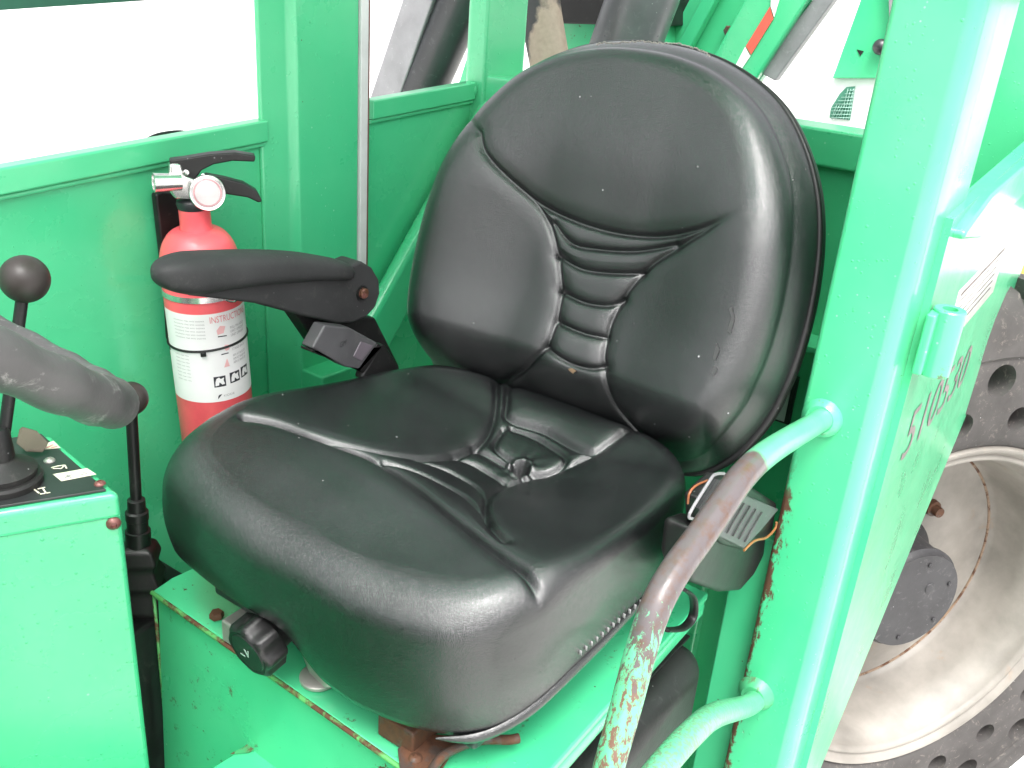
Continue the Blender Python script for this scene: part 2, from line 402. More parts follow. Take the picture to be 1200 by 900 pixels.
# door post: folded tube, deep groove, then the outer side plate
XP = -.10
fp = [(XP-.07, .318), (XP-.004, .318), (XP, .322), (XP, .392), (XP-.004, .402), (XP-.016, .411), (XP-.05, .417), (XP-.16, .417), (XP-.16, .318)]
obj('door_post', slab([(x, y, -1.4+.4) for x, y in fp], (0, 0, 2.3)), GP, cab, .004, 3)
obj('post_flange', box(XP-.05, XP-.03, .262, .3175, -1.0, -.12), G, cab, .004, 3)
side = [(XP-.05, .355), (-.75, .385), (-1.35, .42), (-1.12, .13), (-.965, -.095), (-.655, -.315), (-.295, -.585), (-.15, -.74), (XP-.05, -.95), (XP-.05, .355)]
obj('side_plate', slab([(x, .408, z) for x, z in side], (0, .018, 0)), G, cab, smooth=False)
obj('side_sill', slab([(x, .410, z) for x, z in ((XP-.07, .330), (-.30, .308), (-1.4, .335), (-1.4, .395), (-.30, .364), (XP-.07, .340))], (0, .030, 0)), G, cab, .010, 4)
# hinge barrel on the side plate
hx = -.165
obj('hinge_barrel', lathe([(0, .009), (0, .0175), (.0015, .0188), (.082, .0188), (.0835, .0175), (.0835, .009), (.03, .0085)], (hx, .446, .165), (0, 0, 1), 40, caps=False), GR, cab)
obj('hinge_strap', box(hx-.002, hx+.030, .426, .438, .168, .245), G, cab, .003, 2)
# lettering
lt = text_on('510530', (-.235, .4268, .004), (-1, 0, -.05), (0.02, 0, 1), .435, .078)
obj('fleet_number', lt, MARK, cab, smooth=False)
wl = [box(-.66+i*0, -.36, .4266, .4272, .155+.012*i, .157+.012*i) for i in range(5)]
wl += [box(-.70, -.36, .4266, .4272, .212, .217)]
obj('warning_decal', box(-.72, -.34, .4262, .4265, .135, .225), simple('faded_decal', (.62, .66, .60), .4), cab)
obj('decal_lines', join(*wl), MARK, cab, kind='stuff')
# seat pedestal: folded top plate, front apron and side lip
ZP = -.185
P = lambda x, y: tuple(pl(x, y, 'z', ZP))
yA = pl(183, 693, 'z', ZP)
top = [(.428, -.300, ZP), (.446, .20, ZP), (.440, .245, ZP), (.42, .262, ZP), (-.05, .262, ZP), (-.05, -.26, ZP), (.395, -.305, ZP)]
obj('pedestal_top', slab(top, (0, 0, -.012)), GR, cab, .003, 3)
obj('pedestal_side', box(-.05, .41, .236, .262, -.225, ZP-.010), G, cab, .010, 4)
obj('pedestal_apron', slab([(.423, -.297, ZP-.012), (.436, .24, ZP-.012), (.43, .30, -.9), (.46, -.30, -.9)], (-.006, 0, 0)), GR, cab, .001, 2)
foot = [pl(*p, 'z', -.34) for p in ((362, 828), (300, 868), (225, 915), (300, 960), (500, 960), (470, 900))]
obj('foot_shelf', slab(foot, (0, 0, -.006)), GR, cab, .001, 2)
RSTAIN = rusty('rust_stain', (.05, .30, .12), .62)
crease = [pl(x, y, 'z', -.338) for x, y in ((366, 826), (352, 828), (335, 838), (322, 852), (300, 862), (286, 876), (270, 884), (292, 882), (308, 874), (330, 862), (345, 848), (362, 838))]
obj('crease_rust', slab(crease, (0, 0, .0012)), RSTAIN, cab, smooth=False)
eg = [(.4285, -.3003, ZP-.003), (.431, -.24, ZP-.003), (.4375, -.05, ZP-.003), (.4465, .20, ZP-.003), (.441, .245, ZP-.003)]
obj('worn_edge', tube(catmull(eg, 10), .0030, 10), rusty('worn_edge_rust', (.09, .36, .10), .55), cab)
obj('worn_edge', tube([(.4265, -.300, ZP-.01), (.4287, -.3005, ZP-.3)], .0022, 8), rusty('worn_edge_rust', (.08, .34, .10), .5), cab)
wr = [pl(-260, 60, 'y', -.47), pl(0, 12, 'y', -.47), pl(225, -3, 'y', -.47)]
obj('window_rail', slab([wr[0], wr[1], wr[2], wr[2]+np.array([0, 0, .05]), wr[0]+np.array([0, 0, .05])], (0, -.03, 0)), simple('dark_green_rubber', (.015, .10, .06), .5), cab)
obj('unseen_roof_panel', box(-.50, .86, -.47, .44, 1.34, 1.38), G, cab, .01, 3)  # unseen roof, added and sized to cut sky glare on the seat
obj('unseen_front_cowl', box(1.12, 1.15, -.45, .42, -.92, .17), G, cab, .01, 3)  # out-of-view cowl, added so the cushion front reflects something darker
obj('unseen_dash_hood', slab([(1.0, -.45, .02), (1.14, -.45, .16), (1.16, -.45, .02), (1.10, -.45, -.1)], (0, .87, 0)), BLK, cab, .01, 3)  # unseen dash, added with the cowl to shape light and reflections
obj('floor_plate', box(-.42, 1.12, -.45, .40, -.93, -.92), G, cab)
# grab rails
rp = [(XP-.01, .345, .094), (XP+.02, .348, .098)] + [tuple(p) for p in (
    pl(905, 527, 'y', .354), pl(872, 556, 'y', .358), pl(846, 592, 'y', .36), pl(818, 632, 'y', .36), pl(792, 668, 'y', .36), pl(770, 708, 'y', .36), pl(752, 760, 'y', .36), pl(733, 830, 'y', .36), pl(712, 905, 'y', .36), pl(690, 1000, 'y', .36))]
print('rail x', [round(float(p[0]), 3) for p in rp], [round(float(p[2]), 3) for p in rp])
obj('grab_rail', tube(catmull(rp, 8), .0138, 28), rail_paint('worn_rail_paint', 0, 0, (.16, .42, .17, .05)), cab, label='grab rail worn to bare steel and rust')
J2 = pl(886, 812, 'x', XP)
rp2 = [tuple(J2-np.array([.02, 0, 0])), tuple(J2+np.array([.03, .004, .004]))] + [tuple(p) for p in (pl(838, 838, 'y', float(J2[1])+.010), pl(812, 858, 'y', float(J2[1])+.014), pl(780, 893, 'y', float(J2[1])+.016), pl(740, 945, 'y', float(J2[1])+.016), pl(700, 1000, 'y', float(J2[1])+.016))]
obj('grab_rail', tube(catmull(rp2, 8), .0150, 28), rail_paint('lower_rail_paint', 0, 0, (-.12, .6, 0, 0)), cab)
obj('rail_weld', lathe([(0, .026), (.006, .024), (.012, .0175)], (XP, .345, .094), (1, 0, .1), 28), GR, cab)
obj('rail_weld', lathe([(0, .027), (.006, .024), (.014, .017)], tuple(J2), (1, 0, .05), 28), rusty('rusty_weld', (.06, .36, .16), .35), cab)

# black moulded housing under the rail
hb = thing('moulded_housing', 'black rounded moulded housing low beside the seat pedestal, behind the grab rails', 'machine cover', (.1, .24, -.6))
def rbox_mesh(x0, x1, y0, y1, z0, z1): return box(x0, x1, y0, y1, z0, z1)
zt = -.262
ee = [pl(812, 805, 'z', zt), pl(784, 768, 'z', zt)]
obj('housing', slab([(-.05, .185, -.75), (.55, .16, -.75), (.55, .285, -.75), (-.035, .285, -.75)], (0, 0, .75+zt)), plastic('housing_plastic', (.012, .012, .012), .5, 200, .5, .35, (.10, .10, .10)), hb, .035, 6)
obj('housing_rib', slab([(-.04, .243, zt+.0), (.55, .223, zt+.0), (.55, .231, zt+.0), (-.04, .251, zt+.0)], (0, 0, .004)), BLK, hb, .001, 2)

# ------------------------------------------------------------------ the seat
seat = thing('operator_seat', 'black vinyl operator seat with moulded cushion, ribbed back rest and one arm rest', 'seat', (.2, 0, ZP))
# ---- seam and surface maths
def seg_dist(PX, PY, lines):
    D = np.full(PX.shape, 1e9)
    for L in lines:
        L = np.asarray(L, float)
        for (ax, ay), (bx, by) in zip(L[:-1], L[1:]):
            dx, dy = bx-ax, by-ay; l2 = dx*dx+dy*dy+1e-12
            t = np.clip(((PX-ax)*dx+(PY-ay)*dy)/l2, 0, 1)
            D = np.minimum(D, np.hypot(PX-ax-t*dx, PY-ay-t*dy))
    return D
def smooth_line(L, k=6): return [tuple(p) for p in catmull([np.array(p, float) for p in L], k)]
def sst(x, a, b):
    t = np.clip((x-a)/(b-a), 0, 1); return t*t*(3-2*t)
def cushion_base(x, y):
    z = .016+.022*np.clip(np.abs(y)/.24, 0, 1.2)**2.5
    z = z-.030*np.exp(-((x-.13)/.10)**2-((y-.03)/.095)**2)     # hip hollow
    z = z-.05*y*sst(x, .0, .3)+.02*sst(x, .1, .35)
    z = z-.12*np.clip(x-.36, 0, None)**1.5
    z = z+.012*np.exp(-((x-.33)/.07)**2)*(1-np.clip(np.abs(y)/.3, 0, 1)**2)
    z = z+.014*sst(-x, -.05, .02)
    return z
def on_cushion(pts):
    out = []
    for px, py in pts:
        z = .01
        for _ in range(12):
            X = pl(px, py, 'z', z); z = .5*z+.5*float(cushion_base(X[0], X[1]))
        out.append((X[0], X[1]))
    return out
TB = R_(16.7); BB = np.array([.03, 0, 0.]); BV = np.array([-math.sin(TB), 0, math.cos(TB)]); BN = np.array([math.cos(TB), 0, math.sin(TB)])
def back_base(u, v):
    g = .036*sst(np.abs(u), .07, .235)*(1-.55*sst(v, .30, .45))
    g = g+.012*np.exp(-((v-.40)/.09)**2)*(1-np.clip(np.abs(u)/.24, 0, 1)**2)   # convex head pad
    g = g+.018*np.exp(-((v-.09)/.07)**2)*(1-.6*np.clip(np.abs(u)/.24, 0, 1))    # lumbar swell
    g = g-.058*sst(-v, -.115, -.005)
    return g-.026
def on_back(pts):
    out = []
    for px, py in pts:
        wv = 0.
        for _ in range(14):
            X = onp(px, py, BB+BN*wv, BN)-BB; wv = .5*wv+.5*float(back_base(X[1], X@BV))
        out.append((float(X[1]), float(X@BV)))
    return out
def pad(outline, centre, Hf, rf, cb, flare, nth, nrad, nedge=20, nside=14, tuck=.02, disp=None, Hb=None):
    """closed upholstered pad: top height field, rolled edge, side wall, tucked underside. returns (a, b, c) local verts, faces"""
    O = np.array(outline); seg = np.r_[0, np.cumsum(np.hypot(*(np.roll(O, -1, 0)-O).T))]
    s = np.linspace(0, seg[-1], nth, endpoint=False); Oc = np.r_[O, O[:1]]
    O = np.c_[np.interp(s, seg, Oc[:, 0]), np.interp(s, seg, Oc[:, 1])]
    T = np.roll(O, -1, 0)-np.roll(O, 1, 0); T /= np.hypot(*T.T)[:, None]; NO = np.c_[T[:, 1], -T[:, 0]]
    if ((O-centre)*NO).sum() < 0: NO = -NO
    r = rf(O); inset = O-NO*r[:, None]
    for _ in range(60):
        acc = inset*0
        for k_ in range(-12, 13): acc = acc+np.roll(inset, k_, 0)
        inset = acc/25 if _ < 12 else inset
    r = np.hypot(*(O-inset).T)
    rows = []
    sr = (np.arange(1, nrad+1)/nrad)**.85
    for q in sr:
        p = centre+(inset-centre)*q; rows.append(np.c_[p, Hf(p[:, 0], p[:, 1])])
    H0 = Hf(inset[:, 0], inset[:, 1]); Hb0 = Hb(inset[:, 0], inset[:, 1]); gx = (Hb(inset[:, 0]+NO[:, 0]*1e-3, inset[:, 1]+NO[:, 1]*1e-3)-Hb0)/1e-3
    for i in range(1, nedge+1):
        a = math.pi/2*i/nedge
        p = inset+(O-inset)*math.sin(a)
        rows.append(np.c_[p, Hb0+(H0-Hb0)*math.cos(a)**2-r*(1-math.cos(a))+gx*r*math.sin(a)*math.cos(a)])
    zE = rows[-1][:, 2]; cb_ = cb(O) if callable(cb) else np.full(nth, cb)
    for i in range(1, nside+1):
        q = i/nside; bul = flare*q+.004*math.sin(math.pi*q)
        rows.append(np.c_[O+NO*bul, zE+(cb_-zE)*q])
    for q in (.3, .65, 1.0):
        rows.append(np.c_[O+NO*(flare-tuck*math.sin(q*math.pi/2)), cb_-tuck*.6*(1-math.cos(q*math.pi/2))])
    V = np.concatenate([[[centre[0], centre[1], float(Hf(np.array([centre[0]]), np.array([centre[1]]))[0])]]]+[rw for rw in rows])
    if disp is not None: V = disp(V, 1+nrad*nth)
    F = [(0, 1+k, 1+(k+1) % nth) for k in range(nth)]
    m = len(rows)
    for i in range(m-1):
        a0 = 1+i*nth; b0 = a0+nth
        for k in range(nth):
            k2 = (k+1) % nth; F.append((a0+k, b0+k, b0+k2, a0+k2))
    F.append(tuple(1+(m-1)*nth+k for k in range(nth)))
    return V, F
def fast_obj(name, V, F, m_, parent):
    me = bpy.data.meshes.new(name); me.from_pydata(V.tolist(), [], F); me.update()
    bm = bmesh.new(); bm.from_mesh(me); bmesh.ops.recalc_face_normals(bm, faces=bm.faces); bm.to_mesh(me); bm.free()
    me.polygons.foreach_set('use_smooth', [True]*len(me.polygons)); me.materials.append(m_)
    o = bpy.data.objects.new(name, me); SC.collection.objects.link(o); attach(o, parent); return o
def waves(x, y, seed, n, lo, hi):
    rg = np.random.RandomState(seed); s = 0
    for _ in range(n):
        a = rg.uniform(0, 6.28); f = rg.uniform(lo, hi); s = s+np.sin((x*math.cos(a)+y*math.sin(a))*f+rg.uniform(0, 6.28))
    return s/n
# ---- cushion
c_front = smooth_line(on_cushion([(286, 486), (320, 492), (360, 506), (400, 521), (440, 537), (480, 562), (520, 594), (560, 626), (600, 655), (640, 678), (672, 696)]))
c_padR = smooth_line(on_cushion([(360, 506), (400, 517), (450, 528), (500, 534), (540, 530), (566, 515), (578, 492), (582, 465), (581, 440)]))
c_rear1 = smooth_line(on_cushion([(597, 444), (594, 470), (597, 488), (640, 503), (690, 527), (715, 516), (738, 500)]))
c_padL = smooth_line(on_cushion([(592, 630), (576, 612), (569, 590), (578, 572), (610, 560), (650, 550), (690, 532), (735, 504), (748, 498)]))
c_hol = smooth_line(on_cushion([(590, 502), (580, 522), (600, 540), (625, 553), (655, 545), (662, 533), (630, 512), (600, 500)]))
c_rib = [smooth_line(on_cushion(L)) for L in ([(450, 538), (500, 556), (545, 580), (572, 606)], [(492, 537), (530, 552), (560, 569), (573, 584)], [(532, 532), (560, 545), (590, 562)], [(556, 522), (590, 543), (612, 556)])]
hole_c = on_cushion([(609, 548)])[0]
def cushion_H(x, y):
    z = cushion_base(x, y)
    d1 = seg_dist(x, y, [c_front, c_padR, c_rear1, c_padL]); d2 = seg_dist(x, y, c_rib+[c_hol])
    dF = seg_dist(x, y, [c_front])
    z = z-.0062*np.exp(-(d1/.0046)**2)-.0035*np.exp(-(d1/.013)**2)-.004*np.exp(-(dF/.005)**2)
    z = z-.0050*np.exp(-(d2/.0040)**2)-.002*np.exp(-(d2/.010)**2)
    dh = np.hypot(x-hole_c[0], y-hole_c[1]); z = z-.016*np.exp(-(dh/.011)**4)+.003*np.exp(-((dh-.015)/.004)**2)
    # puckers round the hollow
    z = z+.0005*np.exp(-(dh/.05)**2)*np.sin(np.arctan2(y-hole_c[1], x-hole_c[0])*9+dh*90)
    z = z+.0011*waves(x, y, 3, 7, 25, 70)
    return z
def cush_disp(V, k):
    x, y, z = V.T; s = V[k:]
    s[:, 2] += .0012*waves(s[:, 0]+s[:, 2], s[:, 1], 5, 6, 20, 60)
    nx = .0022*waves(s[:, 0]*1.5, s[:, 2]*2, 8, 7, 15, 60)
    s[:, 1] += nx*np.sign(s[:, 1]); return V
co_half = [(-.052, 0), (-.050, .05), (-.042, .10), (-.030, .15), (-.012, .195), (.012, .224), (.045, .240), (.10, .246), (.20, .250), (.30, .254), (.375, .254), (.425, .243), (.456, .215), (.470, .15), (.476, .07), (.478, 0)]
co_left = co_half[:8]+[(.20, .249), (.30, .249), (.365, .240), (.412, .217), (.440, .183), (.457, .135), (.468, .07), (.472, 0)]
co_full = co_left+[(x, -y) for x, y in co_half[-2:0:-1]]
co_out = [tuple(p) for p in catmull([np.array(p) for p in co_full], 10, True)]
def cush_r(O): return .024+.022*sst(O[:, 0], .26, .44)
def cush_bot(O): return -.100-.022*sst(O[:, 0], .30, .44)*sst(O[:, 1], -.02, .10)+.030*sst(O[:, 0], .3, .44)*sst(-O[:, 1], -.05, .03)
V, F = pad(co_out, np.array([.21, 0.]), cushion_H, cush_r, cush_bot, -.006, 900, 210, 22, 16, .03, cush_disp, cushion_base)
cush = fast_obj('seat_cushion', V, F, VIN, seat)
# drain grommet in the hollow
hz = float(cushion_base(hole_c[0], hole_c[1]))
obj('drain_grommet', lathe([(-.016, .011), (-.007, .0125), (-.0045, .0150), (-.006, .0165), (-.010, .0165)], (hole_c[0], hole_c[1], hz-.003), (.15, .1, 1), 32, caps=False), BLK, seat)
# zip teeth along the lower edge
tv = []
for i in range(13):
    p = pl(757-6.4*i, 700+5.4*i, 'y', .2475)
    tv.append(obox(p, (0.25, .1, 1), (0, 1, 0), (1, 0, -.2), .0075, .003, .0005))
obj('zip_teeth', join(*tv), INKG, seat, kind='stuff')
# hem of the cover below the cushion
hem = [(x, y-.006) for x, y in co_left if y > .165 and x < .462]
hem = [np.array([x, y, float(cush_bot(np.array([[x, y]]))[0])-.004]) for x, y in hem if x > .02]
hem = catmull(hem, 8)
obj('cover_hem', tube(hem, [.0045*min(1, .15+.12*min(i, len(hem)-1-i)) for i in range(len(hem))], 12, flat=1.5), VIN, seat)
# seat pan, slides, front bar
obj('seat_pan', box(-.02, .41, -.20, .205, -.152, -.118), DARKSTEEL, seat, .006, 3)
obj('seat_slide', box(.0, .436, -.155, -.105, ZP+.002, -.152), ZINC, seat, .003, 3)
obj('seat_slide', box(.0, .430, .09, .14, ZP+.002, -.152), RST, seat, .003, 3)
zc = pl(352, 772, 'z', ZP+.012)
obj('mount_plate', slab([tuple(pl(*p, 'z', ZP+.010)) for p in ((300, 715), (330, 735), (352, 765), (362, 790), (380, 808), (395, 808), (410, 790), (380, 740))], (0, 0, .022)), ZINC, seat, .004, 3)
obj('mount_washer', lathe([(0, .022), (.004, .0225), (.006, .020)], pl(374, 795, 'z', ZP+.003), (0, 0, 1), 32), ZINC, seat)
rod = [pl(*p, 'z', ZP+.022) for p in ((500, 915), (520, 885), (560, 868), (596, 867), (608, 865))]
obj('slide_lever', tube(catmull(rod, 6), .0052, 14), RST, seat, label='rusty seat slide lever')
obj('rusty_bracket', slab([tuple(pl(*p, 'z', ZP+.004)) for p in ((466, 880), (490, 862), (540, 866), (520, 900), (500, 925), (470, 915))], (0, 0, .004)), RST, seat, .001, 2)
obj('bracket_screw', dome_head(pl(487, 889, 'z', ZP+.008), (0, 0, 1), .0075), RST, seat)
obj('pedestal_bolt', bolt_head(pl(254, 723, 'z', ZP+.002), (0, 0, 1), .009, .008), RST, seat)
# weight knob
kc = pl(300, 757, 'x', .470); kax = np.array([.96, -.02, -.20]); kax /= np.linalg.norm(kax)
kv = []; KR = .033; nk = 96
ka = np.cross(kax, [0, 0, 1.]); ka /= np.linalg.norm(ka); kb = np.cross(kax, ka)
def knob_ring(h, r, lob):
    return [kc+kax*h+(r+lob*(math.cos(8*2*math.pi*i/nk)))*(ka*math.cos(2*math.pi*i/nk)+kb*math.sin(2*math.pi*i/nk)) for i in range(nk)]
rings = [(-.020, .018, 0), (-.017, .031, .0014), (-.014, KR, .0022), (.007, KR, .0022), (.0105, .0315, .0016), (.0125, .0290, .0006), (.0118, .0268, 0), (.0112, .0252, 0), (.0128, .0238, 0), (.0134, .008, 0)]
kv = []; kf = []
for r_ in rings: kv += knob_ring(*r_)
for i in range(len(rings)-1):
    for k in range(nk): kf.append((i*nk+k, i*nk+(k+1) % nk, (i+1)*nk+(k+1) % nk, (i+1)*nk+k))
kf.append(tuple(range(nk))); kf.append(tuple((len(rings)-1)*nk+k for k in range(nk)))
knob = obj('adjuster_knob', (kv, kf), BLK, seat, ang=30)
obj('knob_collar', lathe([(-.06, .020), (-.020, .0225), (-.018, .0225)], kc, kax, 32), BLK, knob)
def knobmark(pts): return [kc+kax*.0140+ka*(-x)*.0013+kb*y*.0013 for x, y in pts]
obj('knob_mark', join(slab(knobmark([(-8, 3), (-2, 3), (-2, 4.5), (-8, 4.5)]), kax*.0003), slab(knobmark([(-1, -6), (1, -6), (3, 2), (1.4, 2)]), kax*.0003), slab(knobmark([(4, -7), (5.5, -7), (3, 1), (1.8, 1)]), kax*.0003)), simple('knob_print', (.35, .45, .40), .5), knob, smooth=False)

# ---- back rest
b_top = smooth_line(on_back([(560, 150), (566, 178), (600, 214), (640, 244), (700, 268), (760, 277), (812, 270), (850, 255), (874, 239), (894, 223)]))
b_l = smooth_line(on_back([(600, 214), (628, 240), (645, 272), (653, 310), (655, 345), (648, 380), (636, 408), (615, 430), (598, 442), (585, 450)]))
b_r = smooth_line(on_back([(850, 255), (800, 285), (760, 312), (732, 345), (714, 380), (706, 415), (708, 445), (720, 475), (738, 497), (750, 510)]))
b_rib = [smooth_line(on_back(L)) for L in ([(648, 262), (668, 285), (700, 292), (745, 294), (790, 286)], [(652, 300), (680, 315), (715, 320), (750, 320)], [(655, 342), (685, 355), (712, 358), (728, 352)], [(652, 378), (680, 390), (705, 396)], [(638, 408), (665, 425), (690, 432), (706, 430)])]
b_rib_hi = smooth_line(on_back([(640, 247), (655, 262), (700, 280), (760, 284), (820, 272)]))
def back_H(u, v):
    g = back_base(u, v)
    d1 = seg_dist(u, v, [b_top, b_l, b_r]); d2 = seg_dist(u, v, b_rib)
    fd = 1-sst(u, .160, .208)-.6*sst(-u, .20, .235)
    g = g-fd*.0050*np.exp(-(d1/.0040)**2)-fd*.0035*np.exp(-(d1/.014)**2)
    g = g-.0042*np.exp(-(d2/.0034)**2)-.0030*np.exp(-(d2/.009)**2)
    return g+.0009*waves(u, v, 11, 7, 20, 60)
bo_half = [(0, .010), (.08, .010), (.15, .012), (.197, .026), (.228, .058), (.252, .11), (.262, .16), (.265, .21), (.262, .27), (.252, .33), (.234, .385), (.205, .435), (.165, .478), (.11, .508), (.055, .523), (0, .527)]
bo_half = [(x*1.045, y) for x, y in bo_half]
bo_full = bo_half+[(-x, y) for x, y in bo_half[-2:0:-1]]
bo_out = [tuple(p) for p in catmull([np.array(p) for p in bo_full], 10, True)]
def back_r(O): return .022+.022*sst(np.abs(O[:, 0]), .12, .24)
Vb, Fb = pad(bo_out, np.array([0., .25]), back_H, back_r, lambda O: np.full(len(O), -.088), .020, 900, 210, 22, 16, .018, None, back_base)
def toback(Vl): return BB+np.outer(Vl[:, 0], [0, 1, 0])+np.outer(Vl[:, 1], BV)+np.outer(Vl[:, 2], BN)
backr = fast_obj('backrest', toback(Vb), Fb, VIN, seat)
sh = [(u*1.085, .255+(v-.255)*1.075) for u, v in bo_out]
obj('back_shell', slab(toback(np.c_[np.array(sh), np.full(len(sh), -.094)]), -BN*.018), BLK, seat, .006, 3)
pp_ = [(u*1.072, .255+(v-.255)*1.062, -.088) for u, v in bo_out[::2]]
obj('back_piping', tube(toback(np.array(pp_)), .005, 10, closed=True), BLK, backr)
# little scar tears and a dry leaf
lf = BB+BV*0+0
q = on_back([(672, 434)])[0]
lp = BB+np.array([0, 1, 0])*q[0]+BV*q[1]+BN*(float(back_base(*q))+.001)
leaf = obj('dead_leaf', ([lp+np.array(a)*.001 for a in ((0, -8, -1), (2, -3, 3), (3, 1, 4), (3, 6, 2), (5, 9, 4), (4, 4, 0), (2, 2, -4), (1, -2, -3))], [(0, 1, 7), (1, 2, 6, 7), (2, 3, 5, 6), (3, 4, 5)]), simple('dry_leaf', (.34, .22, .13), .8), None)
tag(leaf, 'tiny dry brown leaf scrap lying on the lowest rib of the black back rest', 'leaf')

SCAR = simple('scuffed_vinyl', (.045, .045, .045), .5)
def on_b(px, py, off=.0012):
    q_ = on_back([(px, py)])[0]; return BB+np.array([0, 1, 0])*q_[0]+BV*q_[1]+BN*(float(back_base(*q_))+off)
for L_ in ([(855, 362), (858, 372), (853, 388), (857, 391), (861, 374), (858, 360)], [(840, 402), (844, 410), (838, 424), (836, 420)], [(838, 428), (841, 434), (836, 441), (834, 437)]):
    obj('vinyl_tear', slab([on_b(*p) for p in L_], BN*.0012), SCAR, backr, smooth=False)
fr = [on_b(x, y, -.012) for x, y in ((694, 49), (702, 47), (716, 48), (730, 46), (748, 45), (765, 47), (790, 48), (808, 53), (820, 57), (828, 62))]
fr2 = []
for i_, p_ in enumerate(catmull(fr, 14)): fr2.append(p_+np.array([random.uniform(-1, 1), random.uniform(-1, 1), random.uniform(-1, 1)])*.0012)
obj('frayed_thread', tube(fr2, .0009, 6), simple('frayed_lining', (.26, .24, .22), .8), backr)
# ---- arm rest, belt buckle
YA = -.262
def A(L, y=YA): return [pl(x, yy, 'y', y) for x, yy in L]
arm = obj('armrest_body', slab(A([(222, 347), (300, 331), (404, 326), (410, 312), (424, 306), (437, 314), (445, 328), (446, 344), (441, 360), (430, 372), (414, 379), (396, 380), (352, 370), (300, 356), (250, 350)]), (0, -.04, 0)), RUB, seat, .007, 4)
pc_ = catmull([pl(x, y, 'y', YA-.014) for x, y in ((410, 318), (390, 315), (350, 312), (300, 313), (250, 317), (212, 321), (180, 323))], 10)
cum = np.r_[0, np.cumsum([np.linalg.norm(pc_[k+1]-pc_[k]) for k in range(len(pc_)-1)])]; cum /= cum[-1]
pvts = []; NS = 40
for q_, c_ in zip(cum, pc_):
    hh = float(np.interp(q_, [0, .12, .35, .6, .85, 1], [.0115, .015, .0188, .0215, .0245, .0235])); ww = float(np.interp(q_, [0, .12, .5, 1], [.021, .026, .030, .029]))
    e_ = max(0., (q_-.80)/.20); k_ = math.sqrt(max(0.0008, 1-e_**2.6)); e0_ = max(0., (.08-q_)/.08); k_ *= math.sqrt(max(.0008, 1-e0_**2.2))
    for n_i in range(NS):
        a_ = 2*math.pi*n_i/NS; ca, sa = math.cos(a_), math.sin(a_)
        pvts.append(c_+np.array([0, 1, 0])*ww*k_*math.copysign(abs(ca)**.72, ca)+np.array([0, 0, 1])*hh*k_*math.copysign(abs(sa)**.72, sa))
pf = [(a*NS+b, a*NS+(b+1) % NS, (a+1)*NS+(b+1) % NS, (a+1)*NS+b) for a in range(len(pc_)-1) for b in range(NS)]
pf += [tuple(range(NS)), tuple((len(pc_)-1)*NS+b for b in range(NS))]
obj('armrest_pad', (pvts, pf), RUB, seat, ang=80)
pv = pl(424, 343, 'y', YA+.001)
obj('pivot_recess', lathe([(0, .0105), (.0015, .0105), (.0015, .0085)], pv, (0, 1, 0), 32), BLK, seat)
obj('pivot_bolt', lathe([(.0, .0075), (.005, .0075), (.0065, .006)], pv+np.array([0, .001, 0]), (0, 1, 0), 32), RBOLT, seat)
obj('armrest_bracket', slab(A([(346, 366), (384, 372), (440, 372), (470, 432), (372, 404)], YA-.015), (0, -.03, 0)), BLK, seat, .004, 2)
bk = thing('seat_belt_buckle', 'grey and black seat belt buckle on a short black stalk under the arm rest', 'seat belt buckle', pl(440, 430, 'y', -.24))
YB = -.235
bb = obj('buckle_case', slab(A([(381, 381), (410, 384), (443, 402), (421, 433), (404, 430), (366, 408)], YB), (0, -.022, 0)), GREYP, bk, .003, 4)
obj('release_button', slab(A([(423, 400), (438, 405), (424, 424), (414, 418)], YB+.001), (0, -.006, 0)), simple('buckle_button', (.13, .11, .13), .3), bk, .002, 3)
obj('buckle_rim', slab(A([(443, 402), (449, 406), (427, 437), (366, 413), (365, 409), (421, 433)], YB-.001), (0, -.022, 0)), BLK, bk, .002, 2)
obj('buckle_stalk', slab(A([(447, 404), (452, 404), (470, 432), (462, 445), (424, 445), (427, 436)], YB-.003), (0, -.017, 0)), BLK, bk, .005, 3)
bt = text_on('GM', pl(398, 408, 'y', YB+.0006), pl(412, 400, 'y', YB)-pl(398, 408, 'y', YB), pl(400, 392, 'y', YB)-pl(398, 408, 'y', YB), .012, .008)
obj('buckle_marking', bt, simple('buckle_print', (.035, .035, .037), .5), bb, smooth=False)

# ---- belt retractor on the door side
rt = thing('belt_retractor', 'black seat belt retractor with grey tongue, half hidden by the worn grab rail', 'seat belt', pl(850, 660, 'y', .25))
def Bp(L, y): return [pl(x, yy, 'y', y) for x, yy in L]
obj('retractor_case', slab(Bp([(812, 618), (828, 612), (900, 622), (897, 650), (884, 676), (868, 694), (846, 696), (812, 684), (806, 660)], .305), (0, -.036, 0)), BLK, rt, .009, 4)
obj('retractor_cover', slab(Bp([(822, 585), (848, 560), (866, 560), (912, 590), (905, 628), (872, 646), (850, 640), (824, 620)], .312), (0, -.022, 0)), BLK, rt, .006, 3)
tgp = obj('tongue_plate', slab(Bp([(862, 575), (913, 597), (892, 622), (872, 643), (835, 625), (846, 600)], .318), (0, -.005, 0)), GREYP, rt, .0018, 2)
rb = []
for i in range(6):
    a_ = np.array((858+7*i, 583+3.4*i)); b_ = np.array((838+7*i, 618+3.4*i)); rb.append(beam(pl(*a_, 'y', .3195), pl(*b_, 'y', .3195), .0012, (0, 1, 0), .002))
obj('tongue_ribs', join(*rb), plastic('grey_rib', (.06, .06, .06), .5), tgp)
lp_ = [pl(*p, 'y', .326) for p in ((812, 608), (808, 602), (830, 566), (838, 556), (850, 556), (846, 566), (826, 602), (818, 610))]
obj('wire_loop', tube(catmull(lp_, 4, True), .0016, 10, closed=True), GREYSTEEL, rt)
